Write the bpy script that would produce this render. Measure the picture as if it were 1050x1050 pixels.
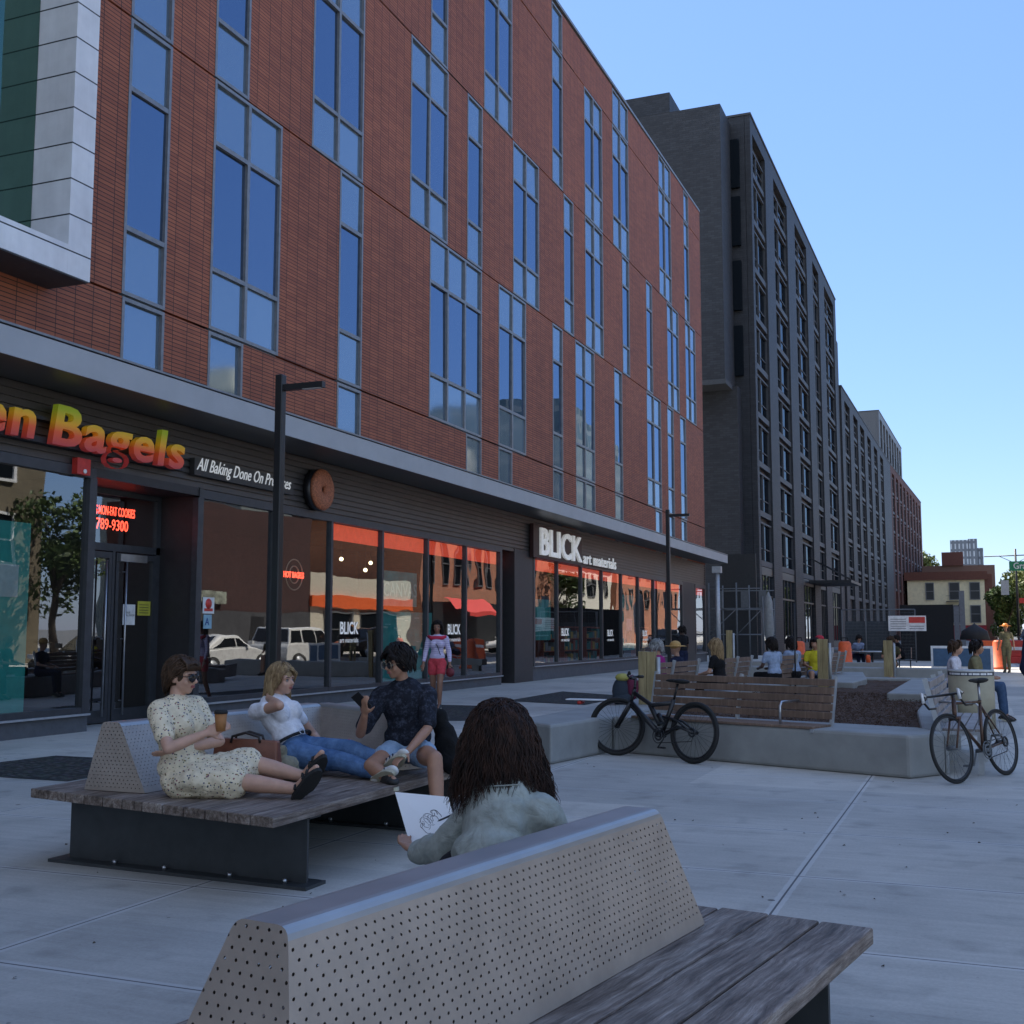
import bpy, bmesh, math, random
from mathutils import Vector, Matrix, noise
R = math.radians
random.seed(7)
sc = bpy.context.scene
for _o in list(bpy.data.objects): bpy.data.objects.remove(_o)
COL = sc.collection
# ------------------------------------------------------------------ camera
PITCH, YAW = 5.902, 21.94
cam = bpy.data.objects.new('camera', bpy.data.cameras.new('camera')); COL.objects.link(cam)
cam.location = (0, 0, 1.48); cam.rotation_euler = (R(90 + PITCH), 0, R(YAW))
cam.data.sensor_width = 36; cam.data.lens = 36 * 1180 / 1050
cam.data.clip_start = 0.05; cam.data.clip_end = 3000
sc.camera = cam
# ------------------------------------------------------------------ sky, sun, exposure
SUN_EL, SUN_AZ = 52.0, -52.0          # azimuth measured from +Y towards +X
w = bpy.data.worlds.new("World"); sc.world = w; w.use_nodes = True
nt = w.node_tree; bg = nt.nodes['Background']
sky = nt.nodes.new('ShaderNodeTexSky'); sky.sky_type = 'NISHITA'; sky.sun_disc = False
sky.sun_elevation = R(SUN_EL); sky.sun_rotation = R(SUN_AZ); sky.altitude = 20
sky.air_density = 1.0; sky.dust_density = 0.2; sky.ozone_density = 2.5
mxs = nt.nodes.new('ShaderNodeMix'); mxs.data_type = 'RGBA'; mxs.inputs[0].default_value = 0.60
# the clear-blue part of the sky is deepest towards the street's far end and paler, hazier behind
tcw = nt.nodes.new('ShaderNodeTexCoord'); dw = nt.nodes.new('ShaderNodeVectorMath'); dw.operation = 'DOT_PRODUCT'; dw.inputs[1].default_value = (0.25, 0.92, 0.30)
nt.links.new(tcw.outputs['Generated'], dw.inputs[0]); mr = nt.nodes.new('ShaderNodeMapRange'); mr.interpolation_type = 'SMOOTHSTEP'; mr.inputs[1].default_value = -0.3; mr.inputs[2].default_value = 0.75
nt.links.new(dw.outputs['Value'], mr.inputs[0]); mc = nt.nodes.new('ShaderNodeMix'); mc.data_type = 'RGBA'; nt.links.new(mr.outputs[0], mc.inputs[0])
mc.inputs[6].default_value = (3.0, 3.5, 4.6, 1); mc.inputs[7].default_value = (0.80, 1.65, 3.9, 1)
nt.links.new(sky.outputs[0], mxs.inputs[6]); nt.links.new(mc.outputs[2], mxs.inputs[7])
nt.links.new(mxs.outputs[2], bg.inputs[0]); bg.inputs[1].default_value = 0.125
sun = bpy.data.objects.new('sun', bpy.data.lights.new('sun', 'SUN')); COL.objects.link(sun)
sun.data.energy = 5.0; sun.data.angle = R(0.55); sun.data.color = (1.0, 0.93, 0.82)
sd = Vector((math.sin(R(SUN_AZ)) * math.cos(R(SUN_EL)), math.cos(R(SUN_AZ)) * math.cos(R(SUN_EL)), math.sin(R(SUN_EL))))
sun.rotation_euler = sd.to_track_quat('Z', 'Y').to_euler()
sc.view_settings.view_transform = 'Standard'; sc.view_settings.look = 'None'
sc.view_settings.gamma = 1; sc.view_settings.exposure = 1.05
sc.cycles.use_denoising = True
sc.cycles.max_bounces = 6; sc.cycles.diffuse_bounces = 3; sc.cycles.glossy_bounces = 4
sc.cycles.transparent_max_bounces = 12; sc.cycles.caustics_reflective = False; sc.cycles.caustics_refractive = False
# ------------------------------------------------------------------ helpers
def V(*a): return Vector(a)
class MB:
    def __init__(s): s.v = []; s.f = []; s.m = []; s.uv = {}; s.k = 0; s.sm = []
    def add(s, vs, fs, smooth=False):
        b = len(s.v); s.v += [Vector(p) for p in vs]
        for f in fs: s.f.append([b + i for i in f]); s.m.append(s.k); s.sm.append(smooth)
    def quad(s, a, b, c, d, uv=None):
        s.add([a, b, c, d], [(0, 1, 2, 3)])
        if uv: s.uv[len(s.f) - 1] = uv
    def box(s, x0, y0, z0, x1, y1, z1, M=None):
        vs = [V(x, y, z) for z in (z0, z1) for y in (y0, y1) for x in (x0, x1)]
        if M: vs = [M @ p for p in vs]
        s.add(vs, [(0, 2, 3, 1), (4, 5, 7, 6), (0, 1, 5, 4), (2, 6, 7, 3), (0, 4, 6, 2), (1, 3, 7, 5)]); return s
    def bar(s, a, b, w, h, up=V(0, 0, 1)):
        a = Vector(a); b = Vector(b); d = (b - a).normalized(); x = d.cross(up)
        if x.length < 1e-4: x = d.cross(V(1, 0, 0))
        x.normalize(); z = x.cross(d)
        vs = [p + x * i * w / 2 + z * j * h / 2 for p in (a, b) for i, j in ((-1, -1), (1, -1), (1, 1), (-1, 1))]
        s.add(vs, [(3, 2, 1, 0), (4, 5, 6, 7), (0, 1, 5, 4), (1, 2, 6, 5), (2, 3, 7, 6), (3, 0, 4, 7)]); return s
    def tube(s, pts, r, n=8, closed=False, caps=True):
        pts = [Vector(p) for p in pts]; N = len(pts)
        rr = r if isinstance(r, (list, tuple)) else [r] * N
        vs = []; pu = None
        for i, p in enumerate(pts):
            if closed: d = pts[(i + 1) % N] - pts[i - 1]
            else: d = pts[min(i + 1, N - 1)] - pts[max(i - 1, 0)]
            d.normalize()
            if pu is None: pu = d.orthogonal().normalized()
            pu = (pu - d * pu.dot(d))
            pu = pu.normalized() if pu.length > 1e-6 else d.orthogonal().normalized()
            q = d.cross(pu)
            for k in range(n):
                a = 2 * math.pi * k / n; vs.append(p + (pu * math.cos(a) + q * math.sin(a)) * rr[i])
        fs = []
        for i in range(N if closed else N - 1):
            j = (i + 1) % N
            for k in range(n): l = (k + 1) % n; fs.append((i * n + k, i * n + l, j * n + l, j * n + k))
        if caps and not closed: fs.append(tuple(range(n - 1, -1, -1))); fs.append(tuple(range((N - 1) * n, N * n)))
        s.add(vs, fs, True); return s
    def ring(s, c, ax, R_, r, n=32, m=8):
        c = Vector(c); ax = Vector(ax).normalized(); u = ax.orthogonal().normalized(); v = ax.cross(u)
        s.tube([c + (u * math.cos(2 * math.pi * i / n) + v * math.sin(2 * math.pi * i / n)) * R_ for i in range(n)], r, m, True); return s
    def ell(s, c, r, M=None, n=12, m=8):
        c = Vector(c); vs = []; M = M or Matrix.Identity(3)
        for i in range(m + 1):
            t = math.pi * i / m
            for k in range(n):
                a = 2 * math.pi * k / n
                vs.append(c + M @ V(r[0] * math.sin(t) * math.cos(a), r[1] * math.sin(t) * math.sin(a), r[2] * math.cos(t)))
        fs = [(i * n + k, (i + 1) * n + k, (i + 1) * n + (k + 1) % n, i * n + (k + 1) % n) for i in range(m) for k in range(n)]
        s.add(vs, fs, True); return s
    def cyl(s, c, r, h, n=24, r2=None):
        r2 = r if r2 is None else r2; s.tube([c, Vector(c) + V(0, 0, h)], [r, r2], n); return s
    def prism(s, poly, z0, z1):
        n = len(poly); vs = [V(x, y, z0) for x, y in poly] + [V(x, y, z1) for x, y in poly]
        s.add(vs, [tuple(range(n - 1, -1, -1)), tuple(range(n, 2 * n))] + [(i, (i + 1) % n, n + (i + 1) % n, n + i) for i in range(n)]); return s
    def build(s, name, mats, parent=None, warp=None, bevel=0, smooth=None):
        me = bpy.data.meshes.new(name)
        vs = [warp(p) for p in s.v] if warp else s.v
        me.from_pydata([tuple(p) for p in vs], [], s.f)
        for mt in (mats if isinstance(mats, (list, tuple)) else [mats]): me.materials.append(mt)
        for p, k, sm in zip(me.polygons, s.m, s.sm): p.material_index = k; p.use_smooth = sm if smooth is None else smooth
        if s.uv:
            ul = me.uv_layers.new(name='uv')
            for fi, uvs in s.uv.items():
                for li, c in zip(me.polygons[fi].loop_indices, uvs): ul.data[li].uv = c
        bm = bmesh.new(); bm.from_mesh(me)
        bmesh.ops.remove_doubles(bm, verts=bm.verts, dist=1e-6) if s.sm and all(s.sm) else None
        bmesh.ops.recalc_face_normals(bm, faces=bm.faces) if not s.uv else None
        if bevel:
            es = [e for e in bm.edges if e.is_manifold and len(e.link_faces) == 2 and e.calc_face_angle(0) > 0.6]
            bmesh.ops.bevel(bm, geom=es, offset=bevel, segments=2, profile=0.5, affect='EDGES', clamp_overlap=True)
        bm.to_mesh(me); bm.free()
        return link(name, me, parent)
def link(name, data, parent=None):
    o = bpy.data.objects.new(name, data); COL.objects.link(o)
    if parent:
        o.parent = parent; r = parent
        while r.parent: r = r.parent
        if parent is r: o.matrix_parent_inverse = Matrix.Translation(-r.location)
    return o
def tag(o, label=None, cat=None, group=None, kind=None):
    if label: o['label'] = label
    if cat: o['category'] = cat
    if group: o['group'] = group
    if kind: o['kind'] = kind
    return o
def thing(name, label, cat, loc=(0, 0, 0), group=None):
    o = link(name, None); o.location = loc; o.empty_display_size = 0.2
    return tag(o, label, cat, group)
def copy_tree(o, parent=None):
    c = o.copy(); COL.objects.link(c)
    if parent: c.parent = parent
    for ch in list(o.children): copy_tree(ch, c)
    return c
TMP = bpy.data.scenes.new('scratch')
def evaluated_mesh(o):
    TMP.collection.objects.link(o); vl = TMP.view_layers[0]; vl.update(); me = bpy.data.meshes.new_from_object(o.evaluated_get(vl.depsgraph)); return me
# ------------------------------------------------------------------ materials
def nodes(name):
    m = bpy.data.materials.new(name); m.use_nodes = True
    nt = m.node_tree; b = nt.nodes['Principled BSDF']
    return m, nt, b
def mth(nt, op, a, b=None, c=None):
    n = nt.nodes.new('ShaderNodeMath'); n.operation = op
    for i, x in enumerate((a, b, c)):
        if x is None: continue
        if isinstance(x, (int, float)): n.inputs[i].default_value = x
        else: nt.links.new(x, n.inputs[i])
    return n.outputs[0]
def rgba(c): return (c[0], c[1], c[2], 1)
def objco(nt, scale=(1, 1, 1)):
    tc = nt.nodes.new('ShaderNodeTexCoord'); mp = nt.nodes.new('ShaderNodeMapping')
    mp.inputs['Scale'].default_value = scale; nt.links.new(tc.outputs['Object'], mp.inputs[0]); return mp.outputs[0]
def nz(nt, vec, scale, detail=4, rough=0.6):
    n = nt.nodes.new('ShaderNodeTexNoise'); n.inputs['Scale'].default_value = scale
    n.inputs['Detail'].default_value = detail; n.inputs['Roughness'].default_value = rough
    nt.links.new(vec, n.inputs['Vector']); return n.outputs['Fac']
def ramp(nt, fac, stops):
    r = nt.nodes.new('ShaderNodeValToRGB'); e = r.color_ramp.elements
    e[0].position, e[0].color = stops[0][0], rgba(stops[0][1]); e[1].position, e[1].color = stops[-1][0], rgba(stops[-1][1])
    for p, c in stops[1:-1]: x = e.new(p); x.color = rgba(c)
    nt.links.new(fac, r.inputs[0]); return r.outputs[0]
def mixc(nt, fac, a, b, mode='MIX'):
    n = nt.nodes.new('ShaderNodeMix'); n.data_type = 'RGBA'; n.blend_type = mode
    for i, x in ((0, fac), (6, a), (7, b)):
        if isinstance(x, (int, float)): n.inputs[i].default_value = x
        elif isinstance(x, tuple): n.inputs[i].default_value = rgba(x)
        else: nt.links.new(x, n.inputs[i])
    return n.outputs[2]
def bump(nt, b, h, strength, dist=0.01):
    n = nt.nodes.new('ShaderNodeBump'); n.inputs['Strength'].default_value = strength; n.inputs['Distance'].default_value = dist
    nt.links.new(h, n.inputs['Height']); nt.links.new(n.outputs[0], b.inputs['Normal'])
_mc = {}
def M(name, c, rough=0.6, metal=0.0, var=0.15, scale=8, bmp=0.0, spec=None, stretch=(1, 1, 1), emit=None, es=1.0):
    if name in _mc: return _mc[name]
    m, nt, b = nodes(name)
    v = objco(nt, stretch); f = nz(nt, v, scale)
    lo = tuple(x * (1 - var) for x in c); hi = tuple(min(1, x * (1 + var)) for x in c)
    nt.links.new(ramp(nt, f, [(0.3, lo), (0.7, hi)]), b.inputs['Base Color'])
    b.inputs['Roughness'].default_value = rough; b.inputs['Metallic'].default_value = metal
    if spec is not None: b.inputs['Specular IOR Level'].default_value = spec
    if bmp: bump(nt, b, f, bmp)
    if emit: b.inputs['Emission Color'].default_value = rgba(emit); b.inputs['Emission Strength'].default_value = es
    _mc[name] = m; return m
def brickmat(name, c1, c2, mortar, w_, h_, ms, offset, axes, rough=0.8, bmp=0.5, squash=1.0):
    m, nt, b = nodes(name)
    tc = nt.nodes.new('ShaderNodeTexCoord'); sx = nt.nodes.new('ShaderNodeSeparateXYZ'); cx = nt.nodes.new('ShaderNodeCombineXYZ')
    nt.links.new(tc.outputs['Object'], sx.inputs[0])
    if axes == 'any':
        nt.links.new(mth(nt, 'ADD', sx.outputs[0], sx.outputs[1]), cx.inputs[0])
    else: nt.links.new(sx.outputs['XYZ'.index(axes[0])], cx.inputs[0])
    nt.links.new(sx.outputs[2], cx.inputs[1])
    br = nt.nodes.new('ShaderNodeTexBrick'); nt.links.new(cx.outputs[0], br.inputs['Vector'])
    br.offset = offset; br.inputs['Scale'].default_value = 1; br.inputs['Brick Width'].default_value = w_
    br.inputs['Row Height'].default_value = h_; br.inputs['Mortar Size'].default_value = ms; br.inputs['Mortar Smooth'].default_value = 0.2
    br.inputs['Color1'].default_value = rgba(c1); br.inputs['Color2'].default_value = rgba(c2); br.inputs['Mortar'].default_value = rgba(mortar)
    f = nz(nt, tc.outputs['Object'], 0.35, 5); g = nz(nt, tc.outputs['Object'], 3.0, 3)
    c = mixc(nt, 1.0, br.outputs['Color'], ramp(nt, f, [(0.25, (0.82, 0.80, 0.80)), (0.75, (1.1, 1.12, 1.12))]), 'MULTIPLY')
    c = mixc(nt, 1.0, c, ramp(nt, g, [(0.25, (0.90, 0.90, 0.90)), (0.75, (1.08, 1.08, 1.08))]), 'MULTIPLY')
    k_ = nz(nt, objco(nt, (2.2, 2.2, .12)), 1.0, 5, .7); c = mixc(nt, 1.0, c, ramp(nt, k_, [(0.3, (0.90, 0.90, 0.91)), (0.6, (1.03, 1.02, 1.02))]), 'MULTIPLY')
    nt.links.new(c, b.inputs['Base Color']); b.inputs['Roughness'].default_value = rough
    inv = mth(nt, 'SUBTRACT', 1.0, br.outputs['Fac']); bump(nt, b, inv, bmp, 0.012)
    return m
def glassmat(name, tint, fac, base=None, rough=0.01, gt=(0.9, 0.95, 1)):
    """reflective glazing: glossy + (see-through or tinted opaque)"""
    m, nt, b = nodes(name); nt.nodes.remove(b); out = nt.nodes['Material Output']
    g = nt.nodes.new('ShaderNodeBsdfGlossy'); g.inputs['Roughness'].default_value = rough; g.inputs['Color'].default_value = rgba(gt)
    if base:
        t = nt.nodes.new('ShaderNodeBsdfDiffuse'); gi = nt.nodes.new('ShaderNodeNewGeometry')
        nt.links.new(ramp(nt, gi.outputs['Random Per Island'], [(0.0, base), (0.6, base), (1.0, tuple(x * 1.9 + .01 for x in base))]), t.inputs[0])
    else: t = nt.nodes.new('ShaderNodeBsdfTransparent'); t.inputs[0].default_value = rgba(tint)
    ge = nt.nodes.new('ShaderNodeNewGeometry'); dp = nt.nodes.new('ShaderNodeVectorMath'); dp.operation = 'DOT_PRODUCT'
    nt.links.new(ge.outputs['Normal'], dp.inputs[0]); nt.links.new(ge.outputs['Incoming'], dp.inputs[1])
    fr = mth(nt, 'POWER', mth(nt, 'SUBTRACT', 1.0, mth(nt, 'ABSOLUTE', dp.outputs['Value'])), 5.0)   # Schlick, same from both sides
    f = mth(nt, 'ADD', mth(nt, 'MULTIPLY', fr, 1 - fac), fac)
    mx = nt.nodes.new('ShaderNodeMixShader'); nt.links.new(f, mx.inputs[0]); nt.links.new(t.outputs[0], mx.inputs[1]); nt.links.new(g.outputs[0], mx.inputs[2])
    n = nt.nodes.new('ShaderNodeBump'); n.inputs['Strength'].default_value = 0.06; n.inputs['Distance'].default_value = 0.05
    nt.links.new(nz(nt, objco(nt), 0.9, 1), n.inputs['Height']); nt.links.new(n.outputs[0], g.inputs['Normal'])
    nt.links.new(mx.outputs[0], out.inputs[0]); return m
def woodmat(name, c, c2, axis, rough=0.75, k=1.0):
    m, nt, b = nodes(name)
    st = [30 * k, 30 * k, 30 * k]; st[axis] = 2.0 * k
    f = nz(nt, objco(nt, tuple(st)), 1.0, 6, 0.7); g = nz(nt, objco(nt), 2.5, 3)
    col = ramp(nt, f, [(0.3, c2), (0.55, c), (0.75, tuple(min(1, x * 1.45) for x in c))])
    col = mixc(nt, 1.0, col, ramp(nt, g, [(0.3, (0.75, 0.75, 0.75)), (0.7, (1.15, 1.15, 1.15))]), 'MULTIPLY')
    nt.links.new(col, b.inputs['Base Color']); b.inputs['Roughness'].default_value = rough; bump(nt, b, f, 0.5, 0.004); return m
def perfmat(name, c, rough, metal):
    m, nt, b = nodes(name); uv = nt.nodes.new('ShaderNodeUVMap'); sx = nt.nodes.new('ShaderNodeSeparateXYZ'); nt.links.new(uv.outputs[0], sx.inputs[0])
    ds = []
    for off in (0.0, 0.5):
        du = mth(nt, 'MULTIPLY', mth(nt, 'SUBTRACT', mth(nt, 'FRACT', mth(nt, 'ADD', mth(nt, 'DIVIDE', sx.outputs[0], 0.032), off)), 0.5), 0.032)
        dv = mth(nt, 'MULTIPLY', mth(nt, 'SUBTRACT', mth(nt, 'FRACT', mth(nt, 'ADD', mth(nt, 'DIVIDE', sx.outputs[1], 0.046), off)), 0.5), 0.046)
        ds.append(mth(nt, 'SQRT', mth(nt, 'ADD', mth(nt, 'MULTIPLY', du, du), mth(nt, 'MULTIPLY', dv, dv))))
    hole = mth(nt, 'LESS_THAN', mth(nt, 'MINIMUM', ds[0], ds[1]), 0.0037)
    # margins without holes: v below 0.03 (uv.y negative flags a plain face)
    hole = mth(nt, 'MULTIPLY', hole, mth(nt, 'GREATER_THAN', sx.outputs[1], 0.035))
    f = nz(nt, objco(nt), 4, 5); f2 = nz(nt, objco(nt, (60, 60, 4)), 1.0, 4)
    nt.links.new(ramp(nt, f, [(0.3, tuple(x * 0.8 for x in c)), (0.7, tuple(x * 1.1 for x in c))]), b.inputs['Base Color'])
    nt.links.new(mth(nt, 'ADD', mth(nt, 'MULTIPLY', f2, 0.15), rough), b.inputs['Roughness']); b.inputs['Metallic'].default_value = metal
    tr = nt.nodes.new('ShaderNodeBsdfTransparent'); mx = nt.nodes.new('ShaderNodeMixShader')
    nt.links.new(hole, mx.inputs[0]); nt.links.new(b.outputs[0], mx.inputs[1]); nt.links.new(tr.outputs[0], mx.inputs[2])
    nt.links.new(mx.outputs[0], nt.nodes['Material Output'].inputs[0]); return m

def pavemat():
    m, nt, b = nodes('concrete_paving'); tc = nt.nodes.new('ShaderNodeTexCoord'); sx = nt.nodes.new('ShaderNodeSeparateXYZ'); nt.links.new(tc.outputs['Object'], sx.inputs[0])
    wob = mth(nt, 'MULTIPLY', mth(nt, 'SUBTRACT', nz(nt, tc.outputs['Object'], 14, 3), 0.5), 0.02)
    def joint(co, off, per, wd):
        d = mth(nt, 'ABSOLUTE', mth(nt, 'SUBTRACT', mth(nt, 'FRACT', mth(nt, 'DIVIDE', mth(nt, 'ADD', co, off), per)), 0.5))
        return mth(nt, 'GREATER_THAN', mth(nt, 'ADD', mth(nt, 'MULTIPLY', d, per), wob if wd > 0.01 else 0.0), per / 2 - wd)
    jx = joint(sx.outputs[0], 1.07 + 0.0, 3.22, 0.006); jy = joint(sx.outputs[1], -5.70 + 0.0, 1.60, 0.006)
    bx = joint(sx.outputs[0], 1.07, 3.22, 0.035); by = joint(sx.outputs[1], -5.70, 1.60, 0.035)
    j = mth(nt, 'MAXIMUM', jx, jy); bd = mth(nt, 'MAXIMUM', bx, by)
    a = nz(nt, tc.outputs['Object'], 0.45, 6, 0.6); f = nz(nt, tc.outputs['Object'], 45, 4, 0.8)
    st = nz(nt, objco(nt, (1.2, 14, 1)), 1.0, 5, 0.7); sp = nz(nt, tc.outputs['Object'], 2.6, 2)
    cc = (0.46, 0.44, 0.40)
    col = ramp(nt, a, [(0.25, tuple(x * 0.70 for x in cc)), (0.5, cc), (0.75, tuple(x * 1.2 for x in cc))])
    col = mixc(nt, 1.0, col, ramp(nt, f, [(0.3, (0.88,) * 3), (0.7, (1.1,) * 3)]), 'MULTIPLY')
    col = mixc(nt, 1.0, col, ramp(nt, st, [(0.3, (0.9,) * 3), (0.7, (1.1,) * 3)]), 'MULTIPLY')
    col = mixc(nt, mth(nt, 'MULTIPLY', bd, 0.65), col, (0.56, 0.55, 0.53))
    vo = nt.nodes.new('ShaderNodeTexVoronoi'); vo.inputs['Scale'].default_value = 1.4; nt.links.new(tc.outputs['Object'], vo.inputs['Vector'])
    spot = mth(nt, 'LESS_THAN', vo.outputs['Distance'], 0.03)
    col = mixc(nt, mth(nt, 'MULTIPLY', spot, 0.75), col, (0.03, 0.03, 0.03))
    fx_ = mth(nt, 'FLOOR', mth(nt, 'ADD', mth(nt, 'DIVIDE', mth(nt, 'ADD', sx.outputs[0], 1.07), 3.22), .5)); fy_ = mth(nt, 'FLOOR', mth(nt, 'ADD', mth(nt, 'DIVIDE', mth(nt, 'SUBTRACT', sx.outputs[1], 5.70), 1.60), .5))
    cb = nt.nodes.new('ShaderNodeCombineXYZ'); nt.links.new(fx_, cb.inputs[0]); nt.links.new(fy_, cb.inputs[1]); wn = nt.nodes.new('ShaderNodeTexWhiteNoise'); nt.links.new(cb.outputs[0], wn.inputs['Vector'])
    col = mixc(nt, 1.0, col, ramp(nt, wn.outputs['Value'], [(0, (.84, .85, .86)), (1, (1.10, 1.09, 1.07))]), 'MULTIPLY')
    for vs_, th_, am_ in ((3.1, .035, .55), (.55, .035, .5), (7.0, .05, .25)):
        v2 = nt.nodes.new('ShaderNodeTexVoronoi'); v2.inputs['Scale'].default_value = vs_; nt.links.new(tc.outputs['Object'], v2.inputs['Vector'])
        col = mixc(nt, mth(nt, 'MULTIPLY', mth(nt, 'LESS_THAN', mth(nt, 'ADD', v2.outputs['Distance'], mth(nt, 'MULTIPLY', nz(nt, tc.outputs['Object'], 30, 2), .03)), th_ + .008), am_), col, (.05, .048, .045))
    smu = ramp(nt, sp, [(0.56, (0, 0, 0)), (0.74, (0.30, 0.30, 0.30))])
    col = mixc(nt, smu, col, (0.09, 0.088, 0.085))
    col = mixc(nt, mth(nt, 'MULTIPLY', j, 0.85), col, (0.045, 0.045, 0.05))
    nt.links.new(col, b.inputs['Base Color']); b.inputs['Roughness'].default_value = 0.8
    h = mth(nt, 'SUBTRACT', mth(nt, 'MULTIPLY', f, 0.3), mth(nt, 'MULTIPLY', j, 1.0)); bump(nt, b, h, 0.4, 0.006); return m
def clothmat(name, c, c2=None, kind='plain', rough=0.9):
    if name in _mc: return _mc[name]
    m, nt, b = nodes(name); v = objco(nt); f = nz(nt, v, 18, 3)
    col = ramp(nt, f, [(0.3, tuple(x * 0.8 for x in c)), (0.7, tuple(min(1, x * 1.1) for x in c))])
    if kind == 'floral':
        for s_, th, cl, off in ((36, .15, (0.05, 0.06, 0.13), 0), (32, .13, (0.22, 0.07, 0.09), 3), (34, .14, (0.26, 0.20, 0.08), 7), (42, .15, (0.09, 0.11, 0.08), 11)):
            vo = nt.nodes.new('ShaderNodeTexVoronoi'); vo.inputs['Scale'].default_value = s_
            ad = nt.nodes.new('ShaderNodeVectorMath'); ad.inputs[1].default_value = (off, off * .7, off * .3); nt.links.new(v, ad.inputs[0]); nt.links.new(ad.outputs[0], vo.inputs['Vector'])
            jit = mth(nt, 'ADD', vo.outputs['Distance'], mth(nt, 'MULTIPLY', nz(nt, v, 90, 2), 0.25))
            col = mixc(nt, mth(nt, 'LESS_THAN', jit, th + .16), col, cl)
    if kind == 'mottle':
        g = nz(nt, v, 28, 5, 0.8); col = mixc(nt, ramp(nt, g, [(0.5, (0, 0, 0)), (0.68, (1, 1, 1))]), col, c2)
    if kind == 'denim':
        g = nz(nt, v, 6, 4, 0.7); col = mixc(nt, ramp(nt, g, [(0.35, (0, 0, 0)), (0.7, (1, 1, 1))]), col, c2)
    if kind == 'stripe':
        sx = nt.nodes.new('ShaderNodeSeparateXYZ'); nt.links.new(v, sx.inputs[0])
        col = mixc(nt, mth(nt, 'LESS_THAN', mth(nt, 'FRACT', mth(nt, 'MULTIPLY', sx.outputs[2], 28)), 0.35), col, c2)
    nt.links.new(col, b.inputs['Base Color']); b.inputs['Roughness'].default_value = rough; b.inputs['Specular IOR Level'].default_value = 0.2
    wv = nt.nodes.new('ShaderNodeTexNoise'); wv.inputs['Scale'].default_value = 9; wv.inputs['Detail'].default_value = 3; wv.inputs['Distortion'].default_value = 1.6; nt.links.new(v, wv.inputs['Vector']); rg = mth(nt, 'ABSOLUTE', mth(nt, 'SUBTRACT', wv.outputs['Fac'], .5)); h = mth(nt, 'ADD', rg, mth(nt, 'MULTIPLY', nz(nt, v, 400, 1), .04)); bump(nt, b, h, 0.5, 0.03); _mc[name] = m; return m
def skinmat(name, c):
    if name in _mc: return _mc[name]
    m, nt, b = nodes(name); f = nz(nt, objco(nt), 14, 3)
    nt.links.new(ramp(nt, f, [(0.3, tuple(x * 0.88 for x in c)), (0.7, tuple(x * 1.08 for x in c))]), b.inputs['Base Color'])
    b.inputs['Roughness'].default_value = 0.5; b.inputs['Subsurface Weight'].default_value = 0.08; b.inputs['Subsurface Scale'].default_value = 0.01
    b.inputs['Subsurface Radius'].default_value = (1, .3, .15); _mc[name] = m; return m
def hairmat(name, c, c2):
    if name in _mc: return _mc[name]
    m, nt, b = nodes(name); f = nz(nt, objco(nt, (1, 1, .25)), 40, 3)
    nt.links.new(ramp(nt, f, [(0.35, c), (0.65, c2)]), b.inputs['Base Color']); b.inputs['Roughness'].default_value = 0.5
    b.inputs['Specular IOR Level'].default_value = 0.18; _mc[name] = m; return m

DARK = M('dark_metal', (0.028, 0.030, 0.034), 0.45, 0.3)
BLACKP = M('black_paint', (0.012, 0.012, 0.014), 0.35, 0.0)
GREYF = M('window_frame_metal', (0.22, 0.225, 0.235), 0.45, 0.4)
STEEL = M('steel', (0.45, 0.46, 0.48), 0.35, 0.9)
GALVD = M('dull_steel', (0.13, 0.14, 0.15), 0.6, 0.2)
GALV = M('galvanised', (0.42, 0.44, 0.46), 0.5, 0.5)
BLACKR = M('rubber', (0.012, 0.012, 0.012), 0.8)
CONC = M('cast_concrete', (0.27, 0.275, 0.265), 0.75, 0, 0.14, 3, 0.2)
WHITEP = M('white_paint', (0.75, 0.76, 0.77), 0.5)
RED = M('red_paint', (0.55, 0.04, 0.03), 0.5)
TILE = brickmat('terracotta_tile', (0.385, 0.120, 0.055), (0.285, 0.083, 0.040), (0.04, 0.018, 0.013), 0.3743, 0.0675, 0.0075, 0.0, 'Y', 0.7, 0.6)
DBRICK = brickmat('dark_brick', (0.036, 0.039, 0.047), (0.020, 0.022, 0.028), (0.016, 0.017, 0.02), 0.42, 0.14, 0.012, 0.5, 'any', 0.6, 0.5)
G_VIS = glassmat('vision_glass', None, 0.36, base=(0.012, 0.02, 0.035), gt=(0.42, 0.55, 0.76))
G_SPA = glassmat('spandrel_glass', None, 0.36, base=(0.085, 0.125, 0.16), rough=0.06, gt=(0.54, 0.64, 0.78))
G_SHOP = glassmat('shop_glass', (0.72, 0.76, 0.76), 0.22, gt=(0.95, 0.97, 1))
G_GREEN = glassmat('green_glass', None, 0.22, base=(0.008, 0.024, 0.018), rough=0.02, gt=(0.45, 0.75, 0.62))
G_DARK = glassmat('dark_window_glass', None, 0.05, base=(0.008, 0.011, 0.015), gt=(.35, .4, .45))
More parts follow.
